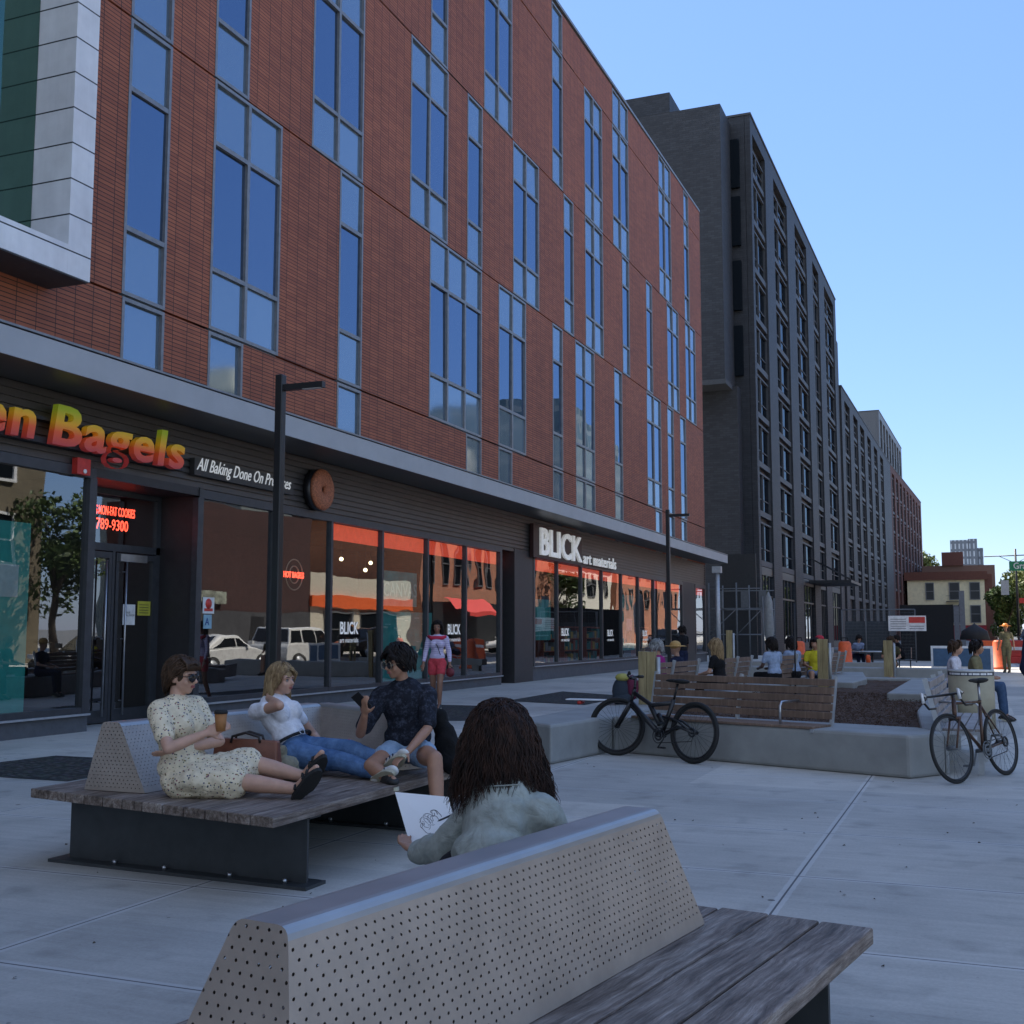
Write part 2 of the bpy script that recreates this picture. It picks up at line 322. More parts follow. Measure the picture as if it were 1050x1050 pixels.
# ------------------------------------------------------------------ ground
def sheet(name, pts, z, mat, kind='structure'):
    m = MB(); m.add([V(x, y, z) for x, y in pts], [tuple(range(len(pts)))])
    return tag(m.build(name, mat), kind=kind)
ROADM = M('asphalt', (0.085, 0.084, 0.082), 0.85, 0, 0.2, 6, 0.3)
sheet('ground', [(-1500, -300), (1500, -300), (1500, 2500), (-1500, 2500)], -0.13, M('far_ground', (0.16, 0.16, 0.155), 0.9))
PAVE = pavemat()
m = MB(); m.box(-60, -20, -0.5, 1.45, 75, 0.0); tag(m.build('plaza_pavement', PAVE), kind='structure')
m = MB(); m.box(1.45, -20, -0.5, 1.62, 75, 0.004); tag(m.build('kerb', M('kerb_stone', (0.33, 0.32, 0.31), 0.8)), kind='structure')
sheet('road', [(1.62, -60), (11, -60), (11, 400), (1.62, 400)], -0.126, ROADM)
sheet('cross_street', [(-12, 75), (1.61, 75), (1.61, 95), (-12, 95)], -0.126, ROADM)
m = MB(); m.box(-60, 95, -0.5, 1.6, 190, 0.0); tag(m.build('far_pavement', M('far_pavement_concrete', (0.24, 0.24, 0.23), 0.85)), kind='structure')
m = MB(); m.box(11, -60, -0.5, 60, 300, 0.0); tag(m.build('opposite_pavement', M('opposite_concrete', (0.45, 0.43, 0.39), 0.85)), kind='structure')
# painted centre line
m = MB()
for i in range(24): m.quad(V(6.2, -20 + i * 6, -0.122), V(6.35, -20 + i * 6, -0.122), V(6.35, -17 + i * 6, -0.122), V(6.2, -17 + i * 6, -0.122))
tag(m.build('road_marking', M('yellow_line', (0.6, 0.42, 0.08), 0.7)), kind='structure')
GRAV = brickmat('gravel_bed', (0.07, 0.07, 0.068), (0.16, 0.155, 0.15), (0.02, 0.02, 0.02), 0.07, 0.05, 0.012, 0.5, 'Y')
def gravelmat():
    m, nt, b = nodes('gravel'); vo = nt.nodes.new('ShaderNodeTexVoronoi'); vo.inputs['Scale'].default_value = 16; nt.links.new(objco(nt), vo.inputs['Vector'])
    col = mixc(nt, 1.0, ramp(nt, vo.outputs['Distance'], [(0.1, (1, 1, 1)), (0.6, (0.15, 0.15, 0.15))]), mixc(nt, 0.35, (0.10, 0.10, 0.095), vo.outputs['Color'], 'MULTIPLY'), 'MULTIPLY')
    nt.links.new(col, b.inputs['Base Color']); b.inputs['Roughness'].default_value = 0.9; bump(nt, b, vo.outputs['Distance'], 1.0, 0.03); return m
GR = gravelmat()
for nm, pts in (('gravel_bed', [(-9.35, 22.8), (-9.54, 27.0), (-7.43, 25.6), (-7.37, 22.2)]), ('gravel_bed', [(-10.35, 9.9), (-10.25, 10.9), (-8.4, 10.9), (-8.4, 9.1), (-10.3, 9.1)]), ('gravel_bed', [(-8.79, 17.2), (-10.3, 21.2), (-8.6, 21.2), (-7.9, 17.6)])):
    sheet(nm, pts, 0.004, GR)
# ------------------------------------------------------------------ red tiled building
FX = -12.3
ZW = [(0, 0), (3.77, -.006), (5.0, -.0072), (6.75, -.0055), (11.35, 0), (16.0, .003), (20.6, .012), (22.3, .014), (40, .02)]
def warp(p):
    z = p.z; k = 0
    for (a, ka), (b, kb) in zip(ZW, ZW[1:]):
        if a <= z <= b: k = ka + (kb - ka) * (z - a) / (b - a)
    y = min(max(p.y, 9), 62)
    return V(p.x, p.y, z + k * (y - 13.5))
J = [5.30, 6.75, 11.35, 16.0, 20.57, 22.02]
WIN = [
 [(14.10,15.12,1),(16.30,17.33,1),(20.68,21.70,1),(27.28,28.30,1),(29.50,30.54,1),(33.99,34.97,1),(36.25,38.36,2),(40.76,41.82,1),(46.55,47.63,1),(48.72,49.85,1),(51.08,52.15,1)],
 [(14.08,15.12,1),(16.30,18.46,2),(20.68,21.70,1),(25.05,28.30,3),(29.50,31.64,2),(33.99,34.97,1),(36.25,38.36,2),(40.76,41.82,1),(45.35,47.65,2),(48.75,49.90,1),(51.10,52.25,1)],
 [(14.08,15.12,1),(16.28,17.33,1),(19.53,21.65,2),(23.94,26.07,2),(27.30,28.32,1),(30.60,32.78,2),(35.13,36.13,1),(37.39,39.49,2),(41.95,42.93,1),(45.45,46.42,1),(48.93,51.08,2),(52.38,54.51,2)],
 [(14.08,15.12,1),(16.28,17.33,1),(19.53,21.65,2),(25.02,26.03,1),(28.42,30.54,2),(34.03,35.07,1),(37.39,39.50,2),(40.80,42.98,2),(47.72,49.90,2),(52.40,53.40,1)],
 [(34.03,35.07,1),(40.85,43.00,2),(47.80,49.95,2),(52.45,53.45,1)]]
red = thing('red_tile_building', 'long brick red tile clad building with tall blue windows and metal canopy over its shops', 'building', (FX, 20, 0))
wall = MB()
for b in range(5):
    z0 = J[b] + (0.02 if b else -0.3); z1 = J[b + 1] - 0.02 if b < 4 else J[5]
    ys = [-26.0]; 
    for a, c, n in WIN[b]: ys += [a, c]
    ys.append(55.95)
    for i in range(0, len(ys), 2): wall.box(FX - 0.14, ys[i], z0, FX, ys[i + 1], z1)
wall.build('tile_wall', TILE, red, warp)
m = MB(); m.box(FX - 10.0, -26.05, 4.9, FX - 0.15, 55.90, 21.9); m.build('wall_core', M('wall_core_dark', (0.03, 0.028, 0.028), 0.9), red, warp)
m = MB(); m.box(FX - 10.0, -26, 22.02, FX + 0.03, 55.97, 22.12); m.build('roof_coping', GREYF, red, warp)
BZ = [None, [6.75, 7.86, 10.17, 11.35], [11.35, 12.47, 14.83, 16.0], [16.0, 17.15, 19.45, 20.57], [20.57, 22.0]]
for b in range(5):
    for (a, c, n) in WIN[b]:
        if b >= 3 and c < 24 and b == 4: continue
        zs = [5.0, 6.75] if b == 0 else BZ[b]
        z0, z1 = zs[0] + 0.02, zs[-1] - 0.02
        fr = MB(); fw = 0.06
        fr.box(FX - 0.13, a, z0, FX + 0.012, a + fw, z1); fr.box(FX - 0.13, c - fw, z0, FX + 0.012, c, z1)
        for z in zs[1:-1]: fr.box(FX - 0.12, a + fw, z - 0.04, FX + 0.008, c - fw, z + 0.04)
        fr.box(FX - 0.13, a + fw, z1 - fw, FX + 0.010, c - fw, z1); fr.box(FX - 0.13, a + fw, z0, FX + 0.010, c - fw, z0 + fw)
        for i in range(1, n): y = a + (c - a) * i / n; fr.box(FX - 0.125, y - 0.04, z0 + fw, FX + 0.009, y + 0.04, z1 - fw)
        f = fr.build('window', GREYF, red, warp)
        gl = MB()
        for i in range(n):
            ya = a + (c - a) * i / n; yb = a + (c - a) * (i + 1) / n
            for k in range(len(zs) - 1):
                gl.k = 0 if (len(zs) == 4 and k == 1) else 1
                t = random.uniform(-.006, .006); u = random.uniform(-.012, .012)
                gl.quad(V(FX - .045 + t, ya, zs[k]), V(FX - .045 - t, yb, zs[k]), V(FX - .045 - t + u, yb, zs[k + 1]), V(FX - .045 + t + u, ya, zs[k + 1]))
        gl.build('pane', [G_VIS, G_SPA], f, warp)
# projecting white framed bay
WPAN = brickmat('white_panel', (0.74, 0.76, 0.78), (0.70, 0.72, 0.75), (0.03, 0.03, 0.035), 60, 0.52, 0.012, 0.0, 'Y', 0.5, 0.3)
XO = -11.55
m = MB(); m.box(-12.75, 12.13, 6.42, XO, 12.57, 21.8); m.box(-12.75, 2.0, 6.42, XO, 12.128, 6.84)
m.build('bay_frame', WPAN, red)
m = MB(); m.box(-12.72, 2.0, 6.85, -12.24, 12.12, 21.5); m.build('bay_glazing', G_GREEN, red)
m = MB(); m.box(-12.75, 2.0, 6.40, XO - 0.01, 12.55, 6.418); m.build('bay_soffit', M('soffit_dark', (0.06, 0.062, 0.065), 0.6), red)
# canopy
CX = -11.22
m = MB(); m.box(CX, -26, 5.06, CX + 0.03, 55.9, 5.42); m.box(FX + 0.02, 55.9, 5.06, CX + 0.03, 55.93, 5.42)
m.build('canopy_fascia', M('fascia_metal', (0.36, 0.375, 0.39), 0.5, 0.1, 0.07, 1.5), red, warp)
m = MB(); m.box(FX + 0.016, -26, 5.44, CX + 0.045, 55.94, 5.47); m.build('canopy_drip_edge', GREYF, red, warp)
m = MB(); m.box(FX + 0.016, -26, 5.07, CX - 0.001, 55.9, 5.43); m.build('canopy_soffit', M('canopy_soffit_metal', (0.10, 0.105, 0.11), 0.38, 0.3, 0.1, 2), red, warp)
# corrugated band over the shops
m = MB(); z = 3.93
while z < 5.05:
    m.box(FX - 0.12, -26, z, FX - 0.01, 55.85, z + 0.07); m.box(FX - 0.12, -26, z + 0.07, FX - 0.045, 55.84, z + 0.115); z += 0.115
m.build('corrugated_band', M('corrugated_metal', (0.085, 0.08, 0.078), 0.42, 0.45, 0.1, 2), red, warp)
# shop front structure
FRM = M('shopfront_metal', (0.06, 0.064, 0.072), 0.42, 0.4)
YA = [2.3, 6.1, 9.9, 13.62]; YB = [16.22, 18.47, 20.58, 22.78, 25.08, 27.34, 29.70]; YC = [32.3, 34.4, 36.8, 39.1, 41.5, 43.82, 46.14, 48.5, 51.1]; YD = [53.65, 55.8]
for ys, sill in ((YA, 0.27), (YB, 0.26), (YC, 0.44), (YD, 0.44)):
    shop = MB(); base = MB(); ledge = MB()
    shop.box(FX - 0.1, ys[0] - 0.05, 3.77, FX + 0.02, ys[-1] + 0.05, 3.92)
    for i, y in enumerate(ys): wd = 0.075 if i in (0, len(ys) - 1) else 0.04; shop.box(FX - 0.1, y - wd, sill, FX + 0.015, y + wd, 3.77)
    shop.box(FX - 0.1, ys[0], sill, FX + 0.010, ys[-1], sill + 0.09)
    base.box(FX - 0.12, ys[0] - 0.07, 0.0, FX - 0.01, ys[-1] + 0.07, sill - 0.001)
    ledge.box(FX - 0.1, ys[0] - 0.06, sill - 0.03, FX + 0.06, ys[-1] + 0.06, sill - 0.002)
    for a, c in zip(ys, ys[1:]):
        t = random.uniform(-.004, .004)
        glass = MB(); glass.quad(V(FX - .05 + t, a, sill), V(FX - .05 - t, c, sill), V(FX - .05 - t, c, 3.8), V(FX - .05 + t, a, 3.8)); glass.build('shop_window', G_SHOP, red, warp)
    shop.build('shopfront_frame', FRM, red, warp)
    base.build('shopfront_base', M('base_stone', (0.085, 0.09, 0.10), 0.6), red); ledge.build('sill_ledge', GALV, red)
DP = M('dark_panel', (0.030, 0.029, 0.031), 0.5)
for ya, yb, zz, xx in ((-26, 2.2, 3.95, 3.0), (30.72, 32.2, 3.95, .9), (51.2, 53.55, 3.95, .9), (55.82, 55.93, 5.0, .8)):
    m = MB(); m.box(FX - xx, ya, 0, FX + 0.005, yb, zz); m.build('pier', DP, red, warp)
# recessed bagel shop entrance
m = MB(); m.box(-13.15, 16.17, 0, FX - .001, 16.21, 3.95); m.box(-13.15, 13.70, 0, FX - .12, 13.74, 3.95); m.box(-13.15, 13.62, 3.80, FX - .001, 16.3, 3.94)
m.build('entrance_recess', M('recess_panel', (0.028, 0.026, 0.027), 0.5), red, warp)
DX = -13.1
m = MB()
for y0, y1, z0, z1 in ((13.74, 16.17, 2.78, 2.90), (13.74, 13.84, 0, 3.8), (16.07, 16.17, 0, 3.8), (15.0, 15.06, 0, 2.78), (13.84, 16.07, 3.7, 3.8)): m.box(DX - .06, y0, z0, DX + .02, y1, z1)
m.build('entrance_frame', FRM, red)
m = MB(); m.quad(V(DX - .03, 13.8, 2.85), V(DX - .03, 16.1, 2.85), V(DX - .03, 16.1, 3.75), V(DX - .03, 13.8, 3.75)); m.build('transom_glass', G_SHOP, red)
def door(y0, y1, hy, ang=0):
    d = MB(); t = 0.07
    for a, b_, c_, e in ((y0, y0 + t, 0.02, 2.76), (y1 - t, y1, 0.02, 2.76), (y0 + t, y1 - t, 2.66, 2.76), (y0 + t, y1 - t, .02, .22)): d.box(DX - .05, a, c_, DX + .03, b_, e)
    o = d.build('door', FRM, red)
    g = MB(); g.quad(V(DX - .01, y0, .1), V(DX - .01, y1, .1), V(DX - .01, y1, 2.7), V(DX - .01, y0, 2.7)); g.build('pane', G_SHOP, o)
    h = MB(); h.tube([(DX + .10, hy, .12), (DX + .10, hy, 2.62)], .017, 8)
    for z in (.35, 1.35, 2.45): h.tube([(DX + .10, hy, z), (DX + .02, hy, z)], .011, 6)
    h.build('handle', STEEL, o)
door(13.88, 14.98, 14.78); door(15.08, 16.06, 15.25)
m = MB(); m.box(DX + .03, 15.1, 2.62, DX + .10, 15.75, 2.74); m.build('door_closer', STEEL, red)
# second recessed door between the glazing and the pier
m = MB(); m.box(-13.0, 29.78, 0, -12.95, 30.72, 3.9); m.build('side_entrance_panel', DP, red, warp)
m = MB(); m.box(-12.94, 29.95, 0.05, -12.90, 30.60, 2.6); m.box(-12.93, 29.80, 2.95, -12.90, 30.70, 3.25); m.build('side_door', FRM, red, warp)
# shop interiors: floor, ceiling, back wall
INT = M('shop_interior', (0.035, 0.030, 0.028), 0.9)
m = MB()
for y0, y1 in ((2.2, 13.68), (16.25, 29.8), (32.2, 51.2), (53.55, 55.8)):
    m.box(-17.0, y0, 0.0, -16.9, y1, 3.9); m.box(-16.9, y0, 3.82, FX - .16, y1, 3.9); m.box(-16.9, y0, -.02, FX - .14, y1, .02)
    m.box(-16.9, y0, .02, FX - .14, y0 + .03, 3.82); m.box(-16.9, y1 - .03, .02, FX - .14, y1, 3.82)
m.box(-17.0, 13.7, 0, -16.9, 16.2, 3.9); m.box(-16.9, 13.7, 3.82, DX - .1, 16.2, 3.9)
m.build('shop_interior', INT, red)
m = MB(); RB = M('red_fascia', (0.85, 0.09, 0.045), 0.6, emit=(1.0, 0.10, 0.04), es=0.30)
m.box(FX - .17, 20.66, 3.42, FX - .13, 29.66, 3.76); m.box(FX - .17, 32.35, 3.42, FX - .13, 51.0, 3.76); m.box(FX - .17, 53.7, 3.42, FX - .13, 55.75, 3.76); m.box(-12.90, 29.82, 3.5, -12.86, 30.7, 3.75)
m.build('red_fascia_band', RB, red, warp)
ADDED_STRIP = M('added_strip_glow', (1, .95, .85), .5, emit=(1, .95, .85), es=14.0)  # glowing strips added out of view to brighten the green panel and posters
for ya, yb in ((5.0, 12.4), (22.9, 25.6), (32.5, 34.1), (41.7, 43.6)):
    m = MB(); m.box(FX - .095, ya, 3.795, FX - .065, yb, 3.812); m.build('added_glow_strip', ADDED_STRIP, red, warp)
# ------------------------------------------------------------------ lettering
def text(name, s, loc, size, mat, rot=(90, 0, 90), ext=0.01, xs=1.0, shear=0.0, bold=0.0, parent=None, align='LEFT', warpY=False, track=1.0, fit=None):
    cu = bpy.data.curves.new(name, 'FONT'); cu.body = s; cu.size = size; cu.extrude = ext; cu.shear = shear; cu.offset = bold
    cu.align_x = align; cu.space_character = track; cu.resolution_u = 3
    cu.materials.append(mat); o = bpy.data.objects.new(name, cu); o.location = loc; o.rotation_euler = tuple(R(a) for a in rot); o.scale = (xs, 1, 1)
    me = evaluated_mesh(o); me.transform(o.matrix_world)
    if fit:      # fit = (y0, y1, z0, z1) box the lettering fills
        ys = [v.co.y for v in me.vertices]; zs = [v.co.z for v in me.vertices]; a, b_, c, d = min(ys), max(ys), min(zs), max(zs)
        for v in me.vertices: v.co.y = fit[0] + (v.co.y - a) / (b_ - a) * (fit[1] - fit[0]); v.co.z = fit[2] + (v.co.z - c) / (d - c) * (fit[3] - fit[2])
    if warpY:
        for v in me.vertices: v.co = warp(v.co)
    bpy.data.objects.remove(o)
    for p in me.polygons: p.use_smooth = False
    return link(name, me, parent)
def gradmat():
    m, nt, b = nodes('letter_gradient'); sx = nt.nodes.new('ShaderNodeSeparateXYZ'); tc = nt.nodes.new('ShaderNodeTexCoord'); nt.links.new(tc.outputs['Object'], sx.inputs[0])
    f = mth(nt, 'DIVIDE', mth(nt, 'SUBTRACT', sx.outputs[2], 4.12), 0.52)
    c = ramp(nt, f, [(0.0, (0.45, 0.05, 0.05)), (0.35, (0.70, 0.10, 0.03)), (0.62, (0.75, 0.38, 0.02)), (1.0, (0.38, 0.48, 0.03))])
    nt.links.new(c, b.inputs['Base Color']); nt.links.new(c, b.inputs['Emission Color']); b.inputs['Emission Strength'].default_value = 0.06; b.inputs['Roughness'].default_value = 0.4; return m
GRADM = gradmat(); SX = -12.08
t = thing('shop_sign', 'big green to red gradient letters en Bagels on the dark band above the corner shop', 'sign', (SX, 11, 4.2))
text('letters', 'en', (SX, 11.42, 4.17), 0.72, GRADM, ext=.05, bold=.016, parent=t, shear=.12, track=1.12, fit=(11.2, 12.17, 4.12, 4.52))
text('letters', 'Bagels', (SX, 12.55, 4.17), 0.72, GRADM, ext=.05, bold=.016, parent=t, shear=.12, track=1.10, fit=(12.48, 15.42, 3.93, 4.70))
m = MB(); m.box(FX, 10.8, 4.12, SX - .06, 15.5, 4.20); m.box(FX, 10.8, 4.45, SX - .06, 15.3, 4.5); m.build('letter_rail', DARK, t)
SGW = M('sign_white', (0.82, 0.82, 0.80), 0.5, emit=(1, 1, .96), es=0.10)
t = thing('shop_sign', 'white brush script letters All Baking Done On Premises on a dark strip', 'sign', (SX, 17, 4.2))
m = MB(); m.box(FX + .0, 15.9, 4.13, SX - .12, 18.95, 4.42); m.build('backing', M('sign_black', (.035, .034, .033), .5), t, warp)
text('letters', 'All Baking Done On Premises', (SX - .11, 15.95, 4.22), 0.27, SGW, ext=.006, bold=.0, shear=.42, parent=t, warpY=True, fit=(15.95, 18.85, 4.15, 4.44))
BAG = M('bagel_crust', (0.36, 0.12, 0.055), 0.6, 0, .6, 30, .8)
t = thing('bagel_sign', 'round brown three dimensional bagel sign mounted on the dark corrugated band', 'sign', (SX, 19.85, 4.3))
m = MB(); nn = 40
m.tube([(0, 19.85 + .235 * math.cos(2 * math.pi * i / nn), 4.30 + .235 * math.sin(2 * math.pi * i / nn)) for i in range(nn)], .185, 14, True)
m.v = [V(-12.10 + p.x * .45, p.y, p.z) for p in m.v]; m.build('bagel_ring', BAG, t)
m = MB(); m.tube([(-12.28, 19.85, 4.30), (-12.14, 19.85, 4.30)], .42, 32); m.build('backing', BLACKP, t)
t = thing('shop_sign', 'tall white BLICK letters with small art materials on a dark red box', 'sign', (SX, 36, 4.1))
m = MB(); m.box(FX + .02, 31.9, 3.78, -12.16, 36.42, 4.80); m.box(FX + .02, 36.44, 3.86, -12.19, 40.4, 3.92); m.build('backing_box', M('sign_maroon', (.028, .006, .006), .5), t, warp)
text('letters', 'BLICK', (-12.13, 32.0, 3.86), 1.30, SGW, ext=.04, bold=.025, parent=t, warpY=True, fit=(32.4, 36.3, 3.87, 4.73))
text('letters', 'art materials', (-12.15, 36.7, 3.90), .50, SGW, ext=.02, bold=.003, parent=t, warpY=True, fit=(36.55, 40.3, 3.86, 4.26))
NEON = M('neon_red', (.9, .1, .05), .5, emit=(1, .08, .04), es=2.2)
t = thing('neon_sign', 'red neon letters with a phone number above the recessed shop doors', 'sign', (-12.98, 14.9, 3.3))
text('letters', 'VARIOUS NON-FAT COOKIES', (-13.17, 14.3, 3.40), .20, NEON, ext=.004, bold=.001, parent=t, fit=(14.30, 15.60, 3.37, 3.52))
text('letters', '718-789-9300', (-13.17, 14.02, 3.12), .23, NEON, ext=.004, parent=t, fit=(14.32, 15.44, 3.13, 3.31))
t = thing('neon_sign', 'red neon HOT BAGELS inside pale rings hanging in the window', 'sign', (FX - .12, 19.4, 2.6))
text('letters', 'HOT BAGELS', (FX - .10, 18.97, 2.52), .16, NEON, ext=.004, xs=.78, bold=.004, parent=t)
m = MB(); m.ring((FX - .12, 19.38, 2.58), (1, 0, 0), .30, .012, 32, 6); m.ring((FX - .12, 19.38, 2.58), (1, 0, 0), .17, .012, 28, 6); m.build('ring', M('neon_off', (.55, .45, .3), .3), t)
for i, (y, z, sz, lb) in enumerate(((21.02, 1.42, .36, 'fourth glass bay'), (26.3, 1.40, .36, 'glass behind the walking woman'), (34.85, 1.33, .34, 'second bay right of the wide pier'), (39.8, 1.30, .32, 'fourth bay right of the wide pier'), (44.5, 1.28, .32, 'sixth bay right of the wide pier'))):
    t = thing('window_decal', 'white BLICK art materials lettering stuck on the %s' % lb, 'decal', (FX - .04, y, z), 'white shop decals on the glass')
    text('letters', 'BLICK', (FX - .035, y, z), sz, SGW, ext=.001, xs=.80, bold=.006, parent=t)
    text('letters', 'art materials', (FX - .035, y, z - .18), .14, SGW, ext=.001, xs=1.1, parent=t)
TEAL = M('teal_poster_paper', (0.05, 0.36, 0.31), 0.6, var=.3, scale=3); TEALT = M('pale_teal_ink', (0.25, 0.62, 0.56), .6)
t = thing('poster', 'teal poster reading CANVAS hanging high in the shop window', 'poster', (FX - .3, 23.8, 2.4))
m = MB(); m.box(FX - .14, 22.95, 2.05, FX - .13, 24.75, 2.85); m.build('sheet', TEAL, t); text('letters', 'CANVAS', (FX - .12, 23.05, 2.27), .46, TEALT, ext=.001, xs=.95, bold=.005, parent=t)
t = thing('poster', 'large dark teal patterned panel behind the glass under the CANVAS poster', 'poster', (FX - .3, 24, 1.2))
m = MB(); m.box(FX - .14, 22.9, .35, FX - .13, 25.6, 1.92); m.build('sheet', TEAL, t)
m = MB()
for i in range(22): a = random.uniform(23, 25.4); z = random.uniform(.5, 1.8); m.box(FX - .129, a, z, FX - .127, a + random.uniform(.1, .5), z + .02)
m.build('printed_lines', TEALT, t)
t = thing('poster', 'teal poster in the first window right of the wide pier', 'poster', (FX - .3, 33.2, 1.8))
m = MB(); m.box(FX - .14, 32.45, 1.2, FX - .13, 34.1, 2.45); m.build('sheet', TEAL, t); m = MB(); m.box(FX - .129, 32.6, 1.32, FX - .127, 33.9, 1.36); m.box(FX - .129, 32.9, 1.6, FX - .127, 33.6, 2.2); m.build('printed_lines', TEALT, t)
t = thing('poster', 'teal poster with a pale ring in the fifth window right of the wide pier', 'poster', (FX - .3, 42.6, 1.8))
m = MB(); m.box(FX - .14, 41.7, .75, FX - .13, 43.6, 2.85); m.build('sheet', TEAL, t); m = MB(); m.ring((FX - .125, 42.6, 1.15), (1, 0, 0), .35, .04, 24, 6); m.build('printed_ring', TEALT, t)
m = MB(); m.box(FX - .12, 42.5, 1.5, FX - .118, 43.3, 1.95); m.build('card', M('paper', (.7, .7, .68), .7), t)
t = thing('green_screen_panel', 'plain green panel standing inside the leftmost shop window', 'panel', (FX - .3, 10, 1.5))
m = MB(); m.box(FX - .16, 4.0, .3, FX - .12, 12.55, 3.0); m.build('panel_sheet', M('green_panel', (0.05, 0.42, 0.34), .6, var=.1), t)
m = MB(); m.box(FX - .115, 12.0, 1.95, FX - .113, 12.35, 2.4); m.build('notice', M('paper2', (.5, .62, .6), .7), t)
t = thing('notice', 'white paper notice taped inside the shop door', 'notice', (DX, 15.4, 1.75)); m = MB(); m.box(DX + .0, 15.30, 1.58, DX + .004, 15.60, 1.92); m.build('sheet', M('paper', (.7, .7, .68), .7), t)
text('print', 'PLEASE\nPULL DOOR', (DX + .006, 15.34, 1.77), .045, BLACKP, ext=.0005, parent=t)
t = thing('notice', 'yellow green paper notice beside the white one on the shop door', 'notice', (DX, 15.8, 1.85)); m = MB(); m.box(DX + .0, 15.66, 1.74, DX + .004, 15.98, 1.98); m.build('sheet', M('yellow_paper', (.45, .42, .05), .7), t)
m = MB()
for i in range(4): m.box(DX + .004, 15.70, 1.78 + i * .045, DX + .006, 15.93, 1.79 + i * .045)
m.build('print', DARK, t)
t = thing('window_sticker', 'small white sticker with a red emblem above a blue letter A grade card', 'sticker', (FX - .04, 16.6, 1.9))
m = MB(); m.box(FX - .046, 16.42, 1.78, FX - .044, 16.74, 2.06); m.build('sheet', M('paper', (.7, .7, .68), .7), t)
m = MB(); m.tube([(FX - .0435, 16.58, 1.95), (FX - .042, 16.58, 1.95)], .09, 20); m.box(FX - .0435, 16.46, 1.82, FX - .042, 16.70, 1.87); m.build('emblem', RED, t)
m = MB(); m.box(FX - .046, 16.45, 1.52, FX - .044, 16.68, 1.76); m.build('grade_card', M('pale_blue_card', (.25, .42, .5), .6), t)
text('print', 'A', (FX - .042, 16.49, 1.58), .18, M('blue_ink', (.01, .05, .2), .5), ext=.0005, bold=.003, parent=t)
t = thing('fire_alarm', 'small red alarm box with a light fixed below the gradient letters', 'alarm', (FX, 13.3, 3.85)); m = MB(); m.box(FX + .02, 13.15, 3.78, FX + .12, 13.42, 4.02); m.build('housing', RED, t)
m = MB(); m.ell((FX + .13, 13.3, 3.83), (.02, .035, .035)); m.build('lens', WHITEP, t)
for i, (y, z, x, lb) in enumerate(((22.0, 3.05, -12.9, 'first lit globe lamp inside the shop, by the fourth bay'), (23.5, 3.05, -13.0, 'second lit globe lamp inside the shop, by the CANVAS poster'), (22.9, 2.85, -12.8, 'small lit globe lamp hanging just left of the CANVAS poster'))):
    t = thing('pendant_lamp', lb, 'lamp', (x, y, z), 'globe lamps inside the shop'); m = MB(); m.ell((x, y, z), (.045, .045, .045)); m.build('globe', M('globe_lit', (1, .9, .6), .5, emit=(1, .85, .5), es=3.0), t); m = MB(); m.tube([(x, y, z + .06), (x, y, 3.8)], .006, 5); m.build('cord', BLACKP, t)
# shop goods seen through the glass
BOXC = [M('goods_%s' % n, c, .7) for n, c in (('rust', (.35, .07, .03)), ('ochre', (.45, .28, .06)), ('teal', (.03, .18, .16)), ('grey', (.2, .2, .2)))]
for n, (ya, yb) in enumerate(((35.0, 36.6), (37.0, 38.9), (39.4, 41.2), (46.5, 48.3), (25.8, 27.2))):
    t = thing('display_shelf', ('shelf of stacked goods inside the %s bay right of the wide pier' % ['second', 'third', 'fourth', 'seventh'][n]) if n < 4 else 'shelf of stacked goods inside the glass behind the walking woman', 'shelf', (FX - .8, ya, 0), 'display shelves inside the shop')
    m = MB(); 
    for z in (.4, .8, 1.2, 1.6): m.box(FX - 1.1, ya, z, FX - .7, yb, z + .03)
    m.box(FX - 1.1, ya, .02, FX - .7, ya + .03, 1.63); m.box(FX - 1.1, yb - .03, .02, FX - .7, yb, 1.63); m.build('shelf_frame', BOXC[0], t)
    m = MB()
    for z in (.43, .83, 1.23):
        y = ya + .08
        while y < yb - .3: wd = random.uniform(.12, .3); m.k = random.randrange(4); m.box(FX - 1.0, y, z, FX - .74, y + wd, z + random.uniform(.12, .33)); y += wd + .03
    m.build('goods', BOXC, t)
# ------------------------------------------------------------------ lamp posts
def lamp_post(x, y, h, label):
    t = thing('lamp_post', label, 'lamp post', (x, y, 0), 'slim black lamp posts along the pavement')
    m = MB(); m.box(x - .055, y - .055, 0, x + .055, y + .055, h); m.build('pole', BLACKP, t, bevel=.012)
    m = MB(); m.box(x - .16, y - .16, 0, x + .16, y + .16, .03); m.build('base_plate', BLACKP, t)
    m = MB(); m.box(x + .055, y - .04, h - .22, x + .66, y + .045, h - .14); m.build('lamp_arm', BLACKP, t)
    m = MB(); m.box(x + .35, y - .035, h - .226, x + .62, y + .035, h - .22); m.build('lens', M('lamp_lens', (.5, .5, .48), .3), t)
lamp_post(-8.5, 12.85, 4.88, 'slim square black lamp post with a short arm, behind the blonde seated woman')
lamp_post(-8.45, 33.4, 5.08, 'slim black lamp post farther away, between the tall white letters and the benches')
